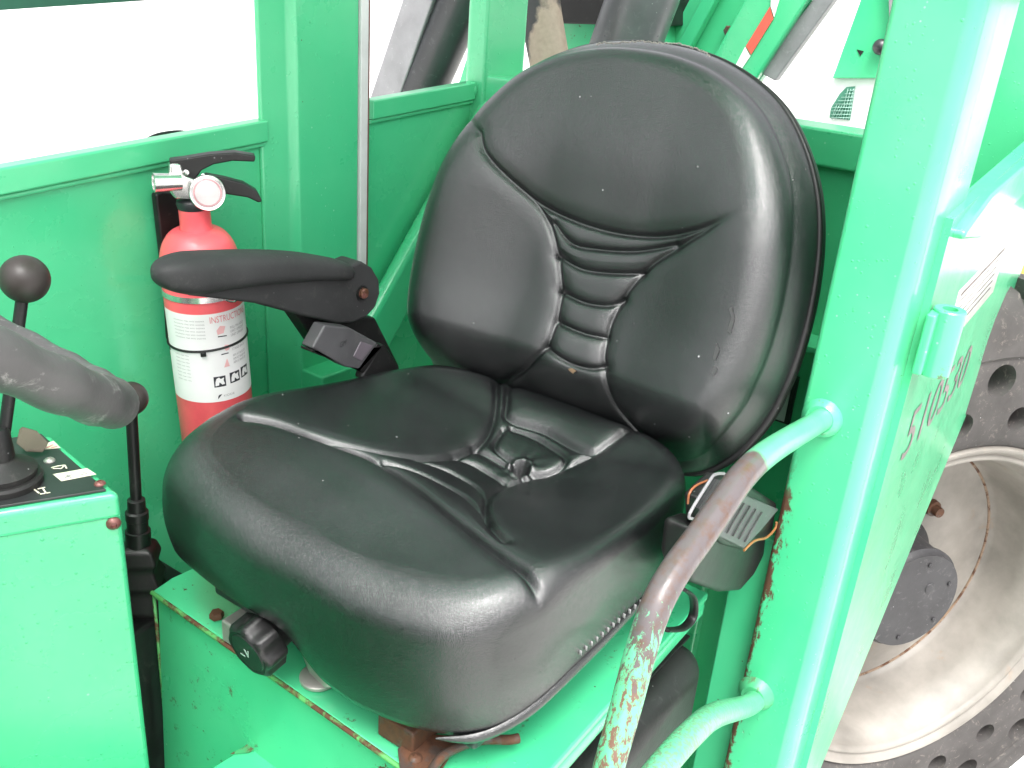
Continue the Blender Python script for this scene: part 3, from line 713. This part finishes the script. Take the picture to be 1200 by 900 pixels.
obj('belt_webbing', slab(Bp([(818, 596), (840, 562), (862, 566), (836, 612)], .316), (0, -.004, 0)), WEB, rt, .001, 2)
obj('orange_wire', tube(catmull([pl(*p, 'y', .30) for p in ((806, 590), (808, 578), (816, 569), (832, 562))], 6), .0013, 8), simple('orange_wire', (.30, .10, .04), .5), rt)
obj('orange_wire', tube(catmull([pl(*p, 'y', .318) for p in ((872, 645), (884, 634), (898, 630), (908, 620), (910, 612))], 6), .0016, 8), simple('copper_wire', (.32, .14, .05), .35), rt)
obj('belt_anchor', tube(catmull([pl(*p, 'y', .29) for p in ((800, 690), (812, 700), (812, 722), (800, 736), (780, 738))], 6), .006, 12, flat=.4), BLK, rt)

# ------------------------------------------------------------------ fire extinguisher
ex_b = pl(262, 560, 'y', -.388); ex_t = pl(227, 240, 'y', -.388); ea = ex_t-ex_b; EL = np.linalg.norm(ea); ea /= EL
ex = thing('fire_extinguisher', 'red fire extinguisher with white instruction label strapped to the green wall', 'fire extinguisher', ex_b-ea*.03)
ER = .0505
def epx(y):  # height along the axis of a pixel row
    x = 227+(262-227)*(y-240)/320; return float((pl(x, y, 'y', -.388)-ex_b)@ea)
h_sh = epx(300); h_nk = epx(262); h_tp = epx(238)
prof = [(-.08, .03), (-.078, .044), (-.07, ER), (h_sh-.012, ER)]
for i in range(1, 13):
    a_ = math.pi/2*i/12; prof.append((h_sh-.012+(h_nk-h_sh+.006)*math.sin(a_), ER-(ER-.021)*(1-math.cos(a_))))
prof += [(h_nk+.0, .0195), (h_nk+.010, .0195), (h_tp, .0195)]
obj('cylinder', lathe(prof, ex_b, ea, 72), RED, ex)
# frame for wrapping flat print onto the body; angle 0 faces the camera
toc = CO-(ex_b+ea*.1); toc -= ea*(toc@ea); toc /= np.linalg.norm(toc); ert = np.cross(ea, toc)   # ert points to the viewer's right
def wrap(u, h, r):  # u metres to the right on the surface
    a_ = u/ER; return ex_b+ea*h+r*(toc*math.cos(a_)+ert*math.sin(a_))
if (wrap(.01, 0, ER)-wrap(0, 0, ER))@CR < 0: ert = -ert
def patch(u0, u1, h0, h1, r, n=40):
    V = []; F = []
    for i in range(n+1):
        u = u0+(u1-u0)*i/n; V += [wrap(u, h0, r), wrap(u, h1, r)]
    for i in range(n): F.append((2*i, 2*i+2, 2*i+3, 2*i+1))
    return V, F
h1 = epx(352); h0 = epx(452)
obj('label', patch(-.070, .082, h0, h1, ER+.0004, 60), WHT, ex)
def wtext(s, u0, h, wd, ht, r=ER+.0008):
    v, f = text_mesh(s); mn = v.min(0); mx = v.max(0)
    return [wrap(u0+(p[0]-mn[0])/(mx[0]-mn[0])*wd, h+(p[1]-mn[1])/(mx[1]-mn[1])*ht, r) for p in v], f
LH = h1-h0
obj('label_heading', wtext('INSTRUCTIONS', .004, h1-.013, .058, .009), INKR, ex, smooth=False)
tx = []
for i in range(6): tx.append(wtext('mnuiesno rtas enis ousnea', -.045, h1-.010-.0048*i, .042, .0022))
for i in range(3): tx.append(wtext('PULL PIN HOLD' if i == 0 else 'UNIT UPRIGHT', .030, h1-.026-.0055*i, .026, .0036))
for i in range(9): tx.append(wtext('nsein oae rtiu', -.050, h1-.055-.0052*i, .022, .0020))
for i in range(2): tx.append(wtext('STAND BACK', .030, h1-.052-.005*i, .024, .0032))
for i in range(3): tx.append(wtext('AIM AT BASE OF', .030, h1-.066-.0052*i, .024, .0032))
obj('label_print', join(*tx), INKG, ex, smooth=False, kind='stuff')
# line drawings in black and pink
def wpoly(pts, r=ER+.0009):
    return ([wrap(u, h, r) for u, h in pts], [tuple(range(len(pts)))])
dr_ = [wpoly([(.012, h1-.032), (.024, h1-.033), (.0238, h1-.0345), (.012, h1-.0335)]), wpoly([(.014, h1-.058), (.024, h1-.058), (.024, h1-.0595), (.014, h1-.0595)])]
for q_ in dr_: obj('label_drawing', q_, INK, ex, smooth=False)
dr2 = [wpoly([(.012, h1-.030), (.020, h1-.029), (.023, h1-.020), (.016, h1-.018), (.011, h1-.024)]), wpoly([(.020, h1-.046), (.025, h1-.047), (.026, h1-.054), (.021, h1-.055), (.018, h1-.050)]), wpoly([(.016, h1-.078), (.024, h1-.078), (.021, h1-.066)])]
PK = simple('label_pink', (.80, .45, .45), .5)
for q_ in dr2: obj('label_drawing', q_, PK, ex, smooth=False)
for i, u in enumerate((.001, .0225, .041)):
    hb_ = h0+.022+i*.0015
    obj('pictogram', patch(u, u+.0155, hb_, hb_+.0155, ER+.0007, 8), INK, ex)
    q_ = [(u+.0015, hb_+.002), (u+.006, hb_+.0025), (u+.007, hb_+.007), (u+.0105, hb_+.003), (u+.014, hb_+.0035), (u+.0125, hb_+.009), (u+.0135, hb_+.013), (u+.009, hb_+.0115), (u+.007, hb_+.0142), (u+.0035, hb_+.0125), (u+.002, hb_+.008)]
    obj('pictogram_figure', wpoly(q_, ER+.0011), WHT, ex, smooth=False)
obj('label_logo', wpoly([(.004, h0+.004), (.010, h0+.011), (.006, h0+.0105), (.0045, h0+.008)]), INK, ex, smooth=False)
obj('label_logo_text', wtext('KIDDE', .012, h0+.0065, .015, .003), INKG, ex, smooth=False)
# plastic tie, steel band
def band(h, r, wd, ht, tilt=0, n=72):
    pts = []
    for i in range(n):
        a_ = 2*math.pi*i/n; pts.append(ex_b+ea*(h+tilt*math.sin(a_))+r*(toc*math.cos(a_)+ert*math.sin(a_)))
    return tube(pts, ht, 8, closed=True, flat=1.0)
obj('cable_tie', band(epx(393), ER+.0012, 0, .0017, .003), BLK, ex)
obj('tie_head', obox(wrap(-.008, epx(396), ER+.003), ert, ea, toc, .007, .006, .005), BLK, ex, .001, 2)
obj('steel_band', lathe([(-.004, ER+.0005), (-.004, ER+.0015), (.004, ER+.0015), (.004, ER+.0005)], ex_b+ea*epx(336), ea, 64, caps=False), CHR, ex)
obj('band_clip', tube(catmull([wrap(.025, epx(338), ER+.004), wrap(.034, epx(342), ER+.006), wrap(.044, epx(341), ER+.005), wrap(.040, epx(337), ER+.004)], 6), .0012, 8), CHR, ex)
# bracket behind
brk = [pl(*p, 'y', -.445) for p in ((176, 226), (184, 222), (210, 224), (214, 280), (222, 420), (204, 420), (193, 395), (190, 345))]
obj('bracket', slab(brk, (0, .012, 0)), BLK, ex, .003, 2)
obj('bracket_hook', slab([pl(*p, 'y', -.41) for p in ((196, 378), (206, 378), (208, 412), (198, 410))], (0, .012, 0)), BLK, ex, .002, 2)
# valve head
vt = ex_b+ea*h_tp
def vx(px, py, off=0.0): return onp(px, py, vt+toc*off, toc)
obj('neck_ring', lathe([(-.004, .020), (.002, .0215), (.006, .0205), (.008, .014)], vt-ea*.002, ea, 32), DARKSTEEL, ex)
obj('valve_body', slab([vx(*p, .012) for p in ((198, 192), (212, 192), (216, 206), (238, 214), (240, 236), (205, 234), (196, 222))], -toc*.024), CHR, ex, .004, 3)
n0 = vx(212, 213, .010); n1 = vx(180, 214, .016)
obj('nozzle', lathe([(0, .0105), (.9*np.linalg.norm(n1-n0), .0118), (np.linalg.norm(n1-n0), .0122), (np.linalg.norm(n1-n0)+.0005, .0095), (.012, .0075)], n0, n1-n0, 36, caps=False), CHR, ex)
gc = vx(243, 226, .026); gax = toc*.95+CU*.25+CR*.05; gax /= np.linalg.norm(gax)
gg = obj('pressure_gauge', lathe([(-.022, .011), (-.012, .0175), (-.008, .0212), (.001, .0222), (.003, .0212), (.0022, .0185), (.0012, .018)], gc, gax, 48), CHR, ex)
obj('gauge_face', lathe([(.0022, .0178), (.0026, .0172)], gc, gax, 40), WHT, gg)
obj('gauge_ring', lathe([(.0028, .0174), (.0032, .0160), (.0028, .0150)], gc, gax, 40, caps=False), simple('gauge_red', (.72, .35, .38), .4), gg)
obj('gauge_lens', lathe([(.0034, .0172), (.0052, .012), (.0060, .0005)], gc, gax, 40), (lambda: (lambda r: (r[2].inputs['Transmission Weight'].__setattr__('default_value', 1.0), r[0])[1])(mat('gauge_lens', (1, .97, .97), .05)))(), gg)
lever_a = [vx(*p) for p in ((198, 186), (215, 184), (245, 179), (275, 177), (299, 181), (298, 188), (272, 187), (250, 191), (236, 198), (232, 204), (222, 214), (214, 211), (210, 197), (199, 192))]
obj('carry_handle', slab([p+toc*.009 for p in lever_a], -toc*.018), BLK, ex, .0022, 3)
lever_b = [vx(*p) for p in ((240, 203), (262, 207), (285, 213), (300, 222), (307, 234), (303, 236), (290, 230), (265, 226), (246, 220), (236, 212))]
obj('squeeze_lever', slab([p+toc*.008 for p in lever_b], -toc*.016), BLK, ex, .0022, 3)
obj('handle_rivet', lathe([(0, .0036), (.0015, .0036), (.0022, .002)], vx(218, 202, .0095), toc, 20), CHR, ex)
obj('handle_rivet', lathe([(0, .003), (.0015, .003), (.002, .002)], vx(238, 206, .0095), toc, 20), CHR, ex)

# ------------------------------------------------------------------ control console
ZC = .035
con = thing('control_console', 'green control console box with black marked top plate at lower left, left of the seat', 'control console', (.56, -.33, -.5))
cA = pl(142, 577, 'z', ZC); cB = pl(0, 600, 'z', ZC); cC = pl(58, 506, 'z', ZC)
cD = cA+(cB-cA)*2.2; e1 = (cB-cA)/np.linalg.norm(cB-cA); e2 = (cC-cA)/np.linalg.norm(cC-cA)
W2 = .175
outl = [cA, cA+e1*.6, cA+e1*.6+e2*W2, cA+e2*W2]
obj('console_body', slab([p+np.array([0, 0, -.75]) for p in outl], (0, 0, .75)), GC, con, .009, 5)
cc = cA+e1*.012+e2*.006
top_out = [cc, cc+e1*.55, cc+e1*.55+e2*(W2-.01), cc+e2*(W2-.01)]
plate = obj('top_plate', slab([p+np.array([0, 0, .0008]) for p in top_out], (0, 0, .003)), PLT, con, .001, 2)
# fold line on the front face
nf = np.cross(e1, [0, 0, 1.]); nf = nf if nf@(CO-cA) > 0 else -nf
obj('fold_line', beam(cA+np.array([0, 0, -.028])+e1*.004+nf*.0005, cA+np.array([0, 0, -.028])+e1*.6+nf*.0005, .0016, (0, 0, 1), .0012), G, con)
sp = onp(133, 613, cA, nf)
obj('console_screw', dome_head(sp+nf*.0003, nf, .0078, .005), RBOLT, con)
zt_ = ZC+.0038
for px, py in ((117, 567), (58, 540), (18, 575)):
    obj('plate_screw', dome_head(pl(px, py, 'z', zt_), (0, 0, 1), .0062, .0035), RBOLT if px == 117 else ZINC, con)
def zp(L, dz=.0003): return [pl(x, y, 'z', zt_+dz) for x, y in L]
d1_ = obj('decal', slab(zp([(62, 556), (102, 549), (113, 556), (72, 564)]), (0, 0, .0004)), CREAM, con, smooth=False)
d2_ = obj('decal', slab(zp([(52, 520), (63, 517), (71, 525), (50, 527)]), (0, 0, .0004)), CREAM, con, smooth=False)
def zl(a_, b_, wd=.0016): return beam(pl(*a_, 'z', zt_+.001), pl(*b_, 'z', zt_+.001), wd, (0, 0, 1), .0004)
obj('decal_symbol', join(zl((76, 560), (84, 556)), zl((78, 557), (84, 560)), zl((92, 555), (98, 556)), zl((97, 553), (102, 555))), INKG, d1_, smooth=False)
obj('decal_symbol', join(zl((54, 525), (62, 521)), zl((60, 525), (67, 523))), INKR, d2_, smooth=False)
obj('plate_symbol', join(zl((60, 548), (68, 546)), zl((68, 546), (76, 545)), zl((76, 545), (78, 549)), zl((62, 549), (72, 549)), zl((72, 549), (75, 546))), CREAM, con, smooth=False)
obj('plate_symbol', join(zl((33, 573), (43, 570)), zl((38, 572), (46, 578)), zl((44, 573), (53, 571)), zl((47, 579), (59, 577)), zl((50, 572), (54, 578))), CREAM, con, smooth=False)

# joystick lever with rubber boot
jb = pl(6, 566, 'z', zt_)
bl = thing('control_lever', 'short black ball knob lever rising from the round rubber boot on the console', 'control lever', jb, 'ball knob control levers')
obj('rubber_boot', lathe([(0, .037), (.007, .038), (.010, .036), (.0105, .032), (.017, .0335), (.020, .029), (.026, .018), (.030, .013), (.036, .012)], jb, (0, 0, 1), 48), plastic('boot_rubber', (.018, .017, .017), .55, 120, .4, .45, (.12, .11, .10)), bl)
# torn flap of the boot
fl_ = [pl(*p, 'z', zt_+h) for p, h in (((22, 503), .02), ((40, 508), .02), ((54, 522), .012), ((50, 531), .006), ((30, 530), .01), ((18, 520), .014))]
obj('boot_flap', slab(fl_, (-.004, 0, .003)), plastic('muddy_rubber', (.09, .075, .055), .8, 120, .4, .6, (.2, .17, .13)), bl, .002, 2)
jt = pl(29, 327, 'y', float(jb[1])+.0)
obj('lever_collar', lathe([(0, .014), (.03, .0125), (.034, .010)], jb+np.array([0, 0, .032]), (0, 0, 1), 32), BLK, bl)
st = [jb+np.array([0, 0, .03]), jb+np.array([0, 0, .10]), jt-np.array([0, 0, .05]), jt]
obj('lever_rod', tube([st[0], st[-1]], .0062, 20), BLK, bl)
obj('ball_knob', ball(jt, 28/FL*float((jt-CO)@CF), 24), BALLM, bl)

# second lever in the gap beside the console
YL = -.36
kc2 = pl(153, 467, 'y', YL); b2 = pl(161, 612, 'y', YL)
l2 = thing('control_lever', 'tall black ball knob lever standing in the dark gap between the console and seat', 'control lever', b2, 'ball knob control levers')
obj('ball_knob', ball(kc2, 20/FL*float((kc2-CO)@CF), 24), BALLM, l2)
obj('lever_rod', tube([kc2, b2], .0072, 24), BLK, l2)
ax2 = kc2-b2; ax2 /= np.linalg.norm(ax2)
obj('lever_collar', lathe([(-.05, .016), (-.012, .016), (-.011, .0135), (.004, .0135), (.005, .0145), (.016, .0145), (.018, .0115), (.034, .0110), (.036, .008)], b2, ax2, 32), BLK, l2)
bx = pl(170, 640, 'y', YL)
obj('lever_boot', lathe([(-.03, .015), (-.036, .028), (-.055, .036), (-.062, .030), (-.070, .031), (-.088, .042), (-.094, .036), (-.102, .037), (-.122, .050), (-.130, .046), (-.22, .052), (-.5, .055)], b2, ax2, 4, ), plastic('dark_boot', (.010, .009, .009), .45, 120, .2, .25, (.06, .055, .05)), l2, .006, 3)
lb = thing('lever_housing', 'black lever housing in the dark gap below the second lever', 'machine cover', b2-np.array([0, 0, .4]))
obj('housing_box', box(float(b2[0])-.075, float(b2[0])+.12, -.449, -.315, -.9, float(b2[2])-.128), BLK, lb, .006, 3)

# ------------------------------------------------------------------ steering wheel
sw_t = .60
phi = R_(27); m1 = CR*math.cos(phi)-CU*math.sin(phi)
tip = dep(112, 468, sw_t); RS = .185; 
swc = tip-m1*(RS)
vd = swc-CO; vd /= np.linalg.norm(vd)
n_ = np.cross(m1, vd); n_ /= np.linalg.norm(n_); n_ = n_ if n_[2] > 0 else -n_
vp_ = vd-m1*(vd@m1); vp_ /= np.linalg.norm(vp_)
tl = R_(2.9); nn = n_*math.cos(tl)-vp_*math.sin(tl)
sw = thing('steering_wheel', 'worn black rubber steering wheel rim jutting in from the left edge of the picture', 'steering wheel', swc)
e_a = m1; e_b = np.cross(nn, m1)
ring = [swc+RS*(e_a*math.cos(2*math.pi*i/120)+e_b*math.sin(2*math.pi*i/120)) for i in range(120)]
rr_ = [.0165+.0008*math.cos(i*2*math.pi/5) for i in range(120)]
obj('rim_grip', tube(ring, rr_, 24, closed=True, nrm=nn), GRIP, sw)
for k in range(3):
    a_ = R_(60+120*k); dd = e_a*math.cos(a_)+e_b*math.sin(a_)
    obj('spoke', beam(swc-nn*.03+dd*.03, swc+dd*(RS-.008), .022, nn, .006), BLK, sw, .002, 2)
obj('hub', lathe([(-.06, .02), (-.05, .035), (-.02, .04), (-.012, .034), (-.01, .005)], swc, nn, 36), BLK, sw)
obj('column', tube([swc-nn*.05, swc-nn*.30], .02, 24), BLK, sw)

# ------------------------------------------------------------------ wheel behind the cab
wc = np.array([-.93278, .46032, -.64395]); az = R_(54.6); wn = np.array([math.cos(az), math.sin(az), .0146]); wn /= np.linalg.norm(wn)
tprof = [(-.30, .40), (-.30, .48), (-.27, .66), (-.24, .715), (-.20, .735), (-.06, .735), (-.02, .725), (.012, .690), (.022, .655), (.024, .612), (.018, .606), (.020, .600), (.022, .520), (.020, .435), (.012, .418), (.004, .410), (-.02, .400)]
tv_, tf_ = lathe(tprof, wc, wn, 160, caps=False, closed=True)
def bool_cut(base_vf, cut_vf):
    A_ = obj('a', base_vf, TYRE, None); B_ = obj('b', cut_vf, HOLEM, None)
    md = A_.modifiers.new('x', 'BOOLEAN'); md.object = B_; md.operation = 'DIFFERENCE'; md.solver = 'EXACT'
    bpy.context.view_layer.update()
    me = bpy.data.meshes.new_from_object(A_.evaluated_get(bpy.context.evaluated_depsgraph_get()))
    bpy.data.objects.remove(A_); bpy.data.objects.remove(B_); return me
wa = np.cross([0, 0, 1.], wn); wa /= np.linalg.norm(wa); wb = np.cross(wn, wa)
cuts = []
NH = 21
for i in range(NH):
    for rad, off, hr in ((.478, 99.5, .0265), (.562, 91.0, .034)):
        t_ = R_(off+360/NH*i); c_ = wc+rad*(wa*math.cos(t_)+wb*math.sin(t_))
        cuts.append(lathe([(-.10, hr*.75), (-.02, hr*.92), (.06, hr*1.08)], c_, wn, 24))
lugs = []
for i in range(22):   # tread bars notched into the shoulder
    t_ = R_(360/22*i+4); rad = .74; c_ = wc+rad*(wa*math.cos(t_)+wb*math.sin(t_))-wn*.02
    rd = wa*math.cos(t_)+wb*math.sin(t_); tg = np.cross(wn, rd)
    lugs.append(obox(c_, rd, tg+wn*.35, wn, .085, .075, .16))
tme = bool_cut((tv_, tf_), join(*cuts, *lugs))
for p in tme.polygons: p.use_smooth = True
for e in tme.edges: pass
tyre = bpy.data.objects.new('tyre', tme); SC.collection.objects.link(tyre)
tme.name = 'tyre'; es = tyre.modifiers.new('e', 'EDGE_SPLIT'); es.split_angle = R_(35)
if len(tme.materials) == 0: tme.materials.append(TYRE)
rim = obj('wheel', lathe([(-.02, .408), (.006, .411), (.013, .406), (.012, .398), (.003, .394), (.000, .388), (.004, .384), (.003, .377), (-.008, .372), (-.030, .368), (-.036, .360), (-.10, .352), (-.160, .340), (-.176, .332), (-.182, .322), (-.178, .27), (-.172, .20), (-.176, .13)], wc, wn, 128, caps=False), WP, cab, ang=60, label='cream painted wheel with rust streaks')
attach(tyre, rim)
obj('rim_rust_ring', tube([wc-wn*.1775+.3295*(wa*math.cos(2*math.pi*i/96)+wb*math.sin(2*math.pi*i/96)) for i in range(96)], .003, 8, closed=True), rusty('rim_rust', (.22, .15, .10), .5), rim)
for k in range(6):
    t_ = R_(52.7+60*k); c_ = wc-wn*.172+.192*(wa*math.cos(t_)+wb*math.sin(t_))
    obj('lug_bolt', join(lathe([(0, .020), (.012, .019), (.014, .013), (.030, .012)], c_, wn, 20)), RST, rim)
hubm = plastic('weathered_hub_paint', (.030, .029, .031), .55, 60, .3, .6, (.16, .155, .155))
hub = obj('hub', lathe([(-.19, .150), (-.168, .148), (-.150, .124), (-.072, .121), (-.068, .1265), (-.060, .127), (-.056, .1215), (-.044, .1185), (-.043, .05), (-.0425, .001)], wc, wn, 72), hubm, rim)
for k in range(6):
    t_ = R_(20+60*k); c_ = wc-wn*.0428+.095*(wa*math.cos(t_)+wb*math.sin(t_))
    obj('hub_screw', bolt_head(c_, wn, .0055, .003), RST if k == 3 else hubm, rim)
obj('hub_plug', lathe([(0, .013), (.002, .012), (.003, .006)], wc-wn*.0428+.035*wa-wn*0+.03*wb, wn, 24), hubm, rim)

# ------------------------------------------------------------------ lifting boom and rams behind
XB = -1.15
def Xp(L, x): return [pl(a_, b_, 'x', x) for a_, b_ in L]
boom = thing('lifting_boom', 'pale green boom with red and white reflective tape behind the seat top', 'boom', pl(850, 100, 'x', XB))
obj('boom_web', slab(Xp([(838, -60), (990, -60), (880, 110), (868, 130), (740, 130)], XB), (-.03, 0, 0)), G, boom, .004, 2)
obj('boom_flange', slab(Xp([(905, -60), (985, -60), (862, 130), (800, 130)], XB+.03), (-.025, 0, 0)), G, boom, .006, 3)
obj('boom_rail', slab(Xp([(842, -40), (860, -40), (790, 90), (772, 90)], XB+.035), (-.03, 0, 0)), G, boom, .005, 3)
obj('tape_red', slab(Xp([(902, 8), (906, 22), (880, 64), (874, 54)], XB+.034), (-.003, 0, 0)), REDTAPE, boom, smooth=False)
obj('tape_white', slab(Xp([(905, -30), (922, -30), (907, 20), (903, 7)], XB+.034), (-.003, 0, 0)), WTAPE, boom, smooth=False)
obj('tape_white', slab(Xp([(873, 55), (879, 66), (866, 85), (858, 84)], XB+.034), (-.003, 0, 0)), WTAPE, boom, smooth=False)
obj('boom_bolt', bolt_head(pl(855, 36, 'x', XB+.006), (1, 0, 0), .012, .012), RST, boom)
obj('wear_strip', slab(Xp([(985, -40), (1006, -40), (908, 95), (886, 83), (920, 40)], XB+.01), (-.03, 0, 0)), GREYSTEEL, boom, .003, 2)
obj('boom_block', slab(Xp([(790, -50), (842, -50), (812, 40), (812, 80), (770, 80)], XB-.05), (-.1, 0, 0)), G, boom, .005, 2)
# hydraulic rams
def ram(name, label, pa, pb, x, rp_, m_, rodm, k=.55, group='hydraulic rams behind the seat'):
    a_ = pl(*pa, 'x', x); b_ = pl(*pb, 'x', x); r0 = rp_/FL*float((a_-CO)@CF)
    t_ = thing(name, label, 'hydraulic ram', (a_+b_)/2, group)
    d_ = b_-a_; L_ = np.linalg.norm(d_); d_ /= L_
    obj('barrel', lathe([(-.0, r0), (L_*k, r0), (L_*k+.004, r0*1.12), (L_*k+.03, r0*1.12), (L_*k+.034, r0*.6), (L_, r0*.6)] if k < 1 else [(0, r0), (L_, r0)], a_, d_, 48), m_, t_)
    return t_
ram('hydraulic_ram', 'thick black hydraulic ram slanting behind the window between the two left posts', (568, -60), (455, 200), -.75, 29, DARKSTEEL, None, 1.2)
obj_r = cab
obj('guard_strip', slab(Xp([(478, -20), (514, -20), (462, 130), (428, 130)], -.70), (-.02, 0, 0)), GREYSTEEL, obj_r, .004, 2)
ram('hydraulic_ram', 'grey and black hydraulic ram rising directly above the top of the seat', (785, -90), (705, 130), -.95, 44, plastic('grey_black_ram', (.10, .10, .108), .3, 40, .1, .4, (.3, .3, .31), .6), None, 1.2)
hz_ = thing('hydraulic_hose', 'fat black hose crusted with tan mud, between the corner post and seat top', 'hose', pl(640, 40, 'x', -.75))
def mudhose():
    m, t, b = mat('mud_crusted_hose', (.03, .03, .032), .6); co = coord(t)
    g = N(t, 'NewGeometry'); s = N(t, 'SeparateXYZ'); t.links.new(g.outputs['Position'], s.inputs[0])
    e = math_(t, 'ADD', s.outputs[1], math_(t, 'MULTIPLY', noise(t, co, 14, 6), .14))
    pc = pl(640, 40, 'x', -.75); f_ = math_(t, 'MULTIPLY', math_(t, 'SUBTRACT', e, float(pc[1])+.067), 60, True)
    c = mix(t, f_, (.03, .03, .032), mix(t, noise(t, co, 90, 4), (.36, .29, .23), (.22, .17, .13)))
    t.links.new(c, b.inputs['Base Color']); bump(t, b, [(f_, .5, .004), (noise(t, co, 120, 4), .3, .002)]); return m
obj('hose', tube(catmull([pl(*p, 'x', -.75) for p in ((625, -60), (632, 0), (640, 50), (652, 110), (668, 170))], 6), 27/FL*1.75, 32), mudhose(), hz_)
ch = cab
obj('chassis_box', slab(Xp([(600, -60), (780, -60), (780, 31), (600, 26)], -1.06), (-.2, 0, 0)), BLK, ch, .004, 2)
obj('chassis_plate', slab(Xp([(640, 20), (780, 24), (780, 90), (640, 90)], -1.10), (-.2, 0, 0)), GR, ch, .003, 2)
# pale green stub seen in the left window
stb = cab
obj('stub_plate', slab(Xp([(548, 62), (575, 62), (575, 140), (524, 140)], -.68), (-.05, 0, 0)), G, stb, .004, 2)
# far right: hood with grille, dark green panel beyond the post
XH = -1.9
hd = cab
obj('hood_panel', slab(Xp([(900, 90), (1060, 90), (1060, 190), (880, 190)], XH), (-.4, 0, 0)), simple('hood_white', (.78, .80, .78), .35, 0, .03, 30, .03), hd, .01, 3)
obj('slanted_plate', slab(Xp([(1030, -60), (1075, -60), (1075, 92), (975, 92)], XH+.02), (-.03, 0, 0)), green_paint('plate_green_paint', .1), hd, .004, 2)  # same green paint with a little less rust
obj('plate_knob', ball(pl(1032, 55, 'x', XH+.04), .022, 12), DARKSTEEL, hd)
obj('plate_hole', slab(Xp([(1004, 58), (1012, 60), (1008, 66)], XH+.022), (-.003, 0, 0)), BLK, hd, smooth=False)
obj('plate_rail', slab(Xp([(1040, -50), (1060, -50), (1052, 60), (1042, 40)], XH+.05), (-.02, 0, 0)), GREYSTEEL, hd, .003, 2)
gp = [(972, 138), (974, 126), (984, 110), (992, 102), (1002, 101), (996, 141)]
gri = obj('grille_back', slab(Xp(gp, XH+.004), (-.002, 0, 0)), simple('grille_backing', (.06, .22, .15), .6), hd, smooth=False)
ms = []
for i in range(10):
    x0 = 972+i*3.2
    for sgn in (1, -1):
        a_ = (x0, 140) if sgn == 1 else (x0, 103); b_ = (x0+6, 103) if sgn == 1 else (x0+12, 140)
        if sgn == 1 and x0+2 < 999: ms.append(beam(pl(max(x0, 974), 140, 'x', XH+.008), pl(min(x0+9, 1001), 122 if x0 < 982 else 104, 'x', XH+.008), .0018, (1, 0, 0), .002))
for i in range(9): ms.append(beam(pl(974+max(0, (30-i*4)*.0), 138-i*4, 'x', XH+.010) if i < 3 else pl(974+(i-3)*4, 138-i*4, 'x', XH+.010), pl(997+i*.6, 138-i*4, 'x', XH+.010), .0018, (1, 0, 0), .002))
obj('grille_mesh', join(*ms), simple('grille_wire', (.30, .50, .42), .5), gri, kind='stuff')
fg = cab
obj('fender_panel', slab(Xp([(1140, -60), (1300, -60), (1300, 240), (1095, 260)], -.9), (-.02, 0, 0)), G, fg, .003, 2)
yt = thing('yellow_machine', 'small piece of a yellow machine standing beyond the tyre at the right edge', 'machine', dep(1200, 320, 5))
obj('yellow_panel', slab([dep(*p, 5.0) for p in ((1186, 300), (1260, 296), (1260, 350), (1188, 345))], (-.3, -.1, 0)), YEL, yt, .01, 3)
# hose arching behind the left panel
hz2 = thing('hydraulic_hose', 'thin black hose peeking just over the left wall panel behind the extinguisher', 'hose', pl(190, 160, 'y', -.6))
obj('hose', tube(catmull([pl(*p, 'y', -.55) for p in ((160, 172), (180, 160), (200, 155.5), (216, 155.5), (230, 162))], 6), .003, 14), BLK, hz2)
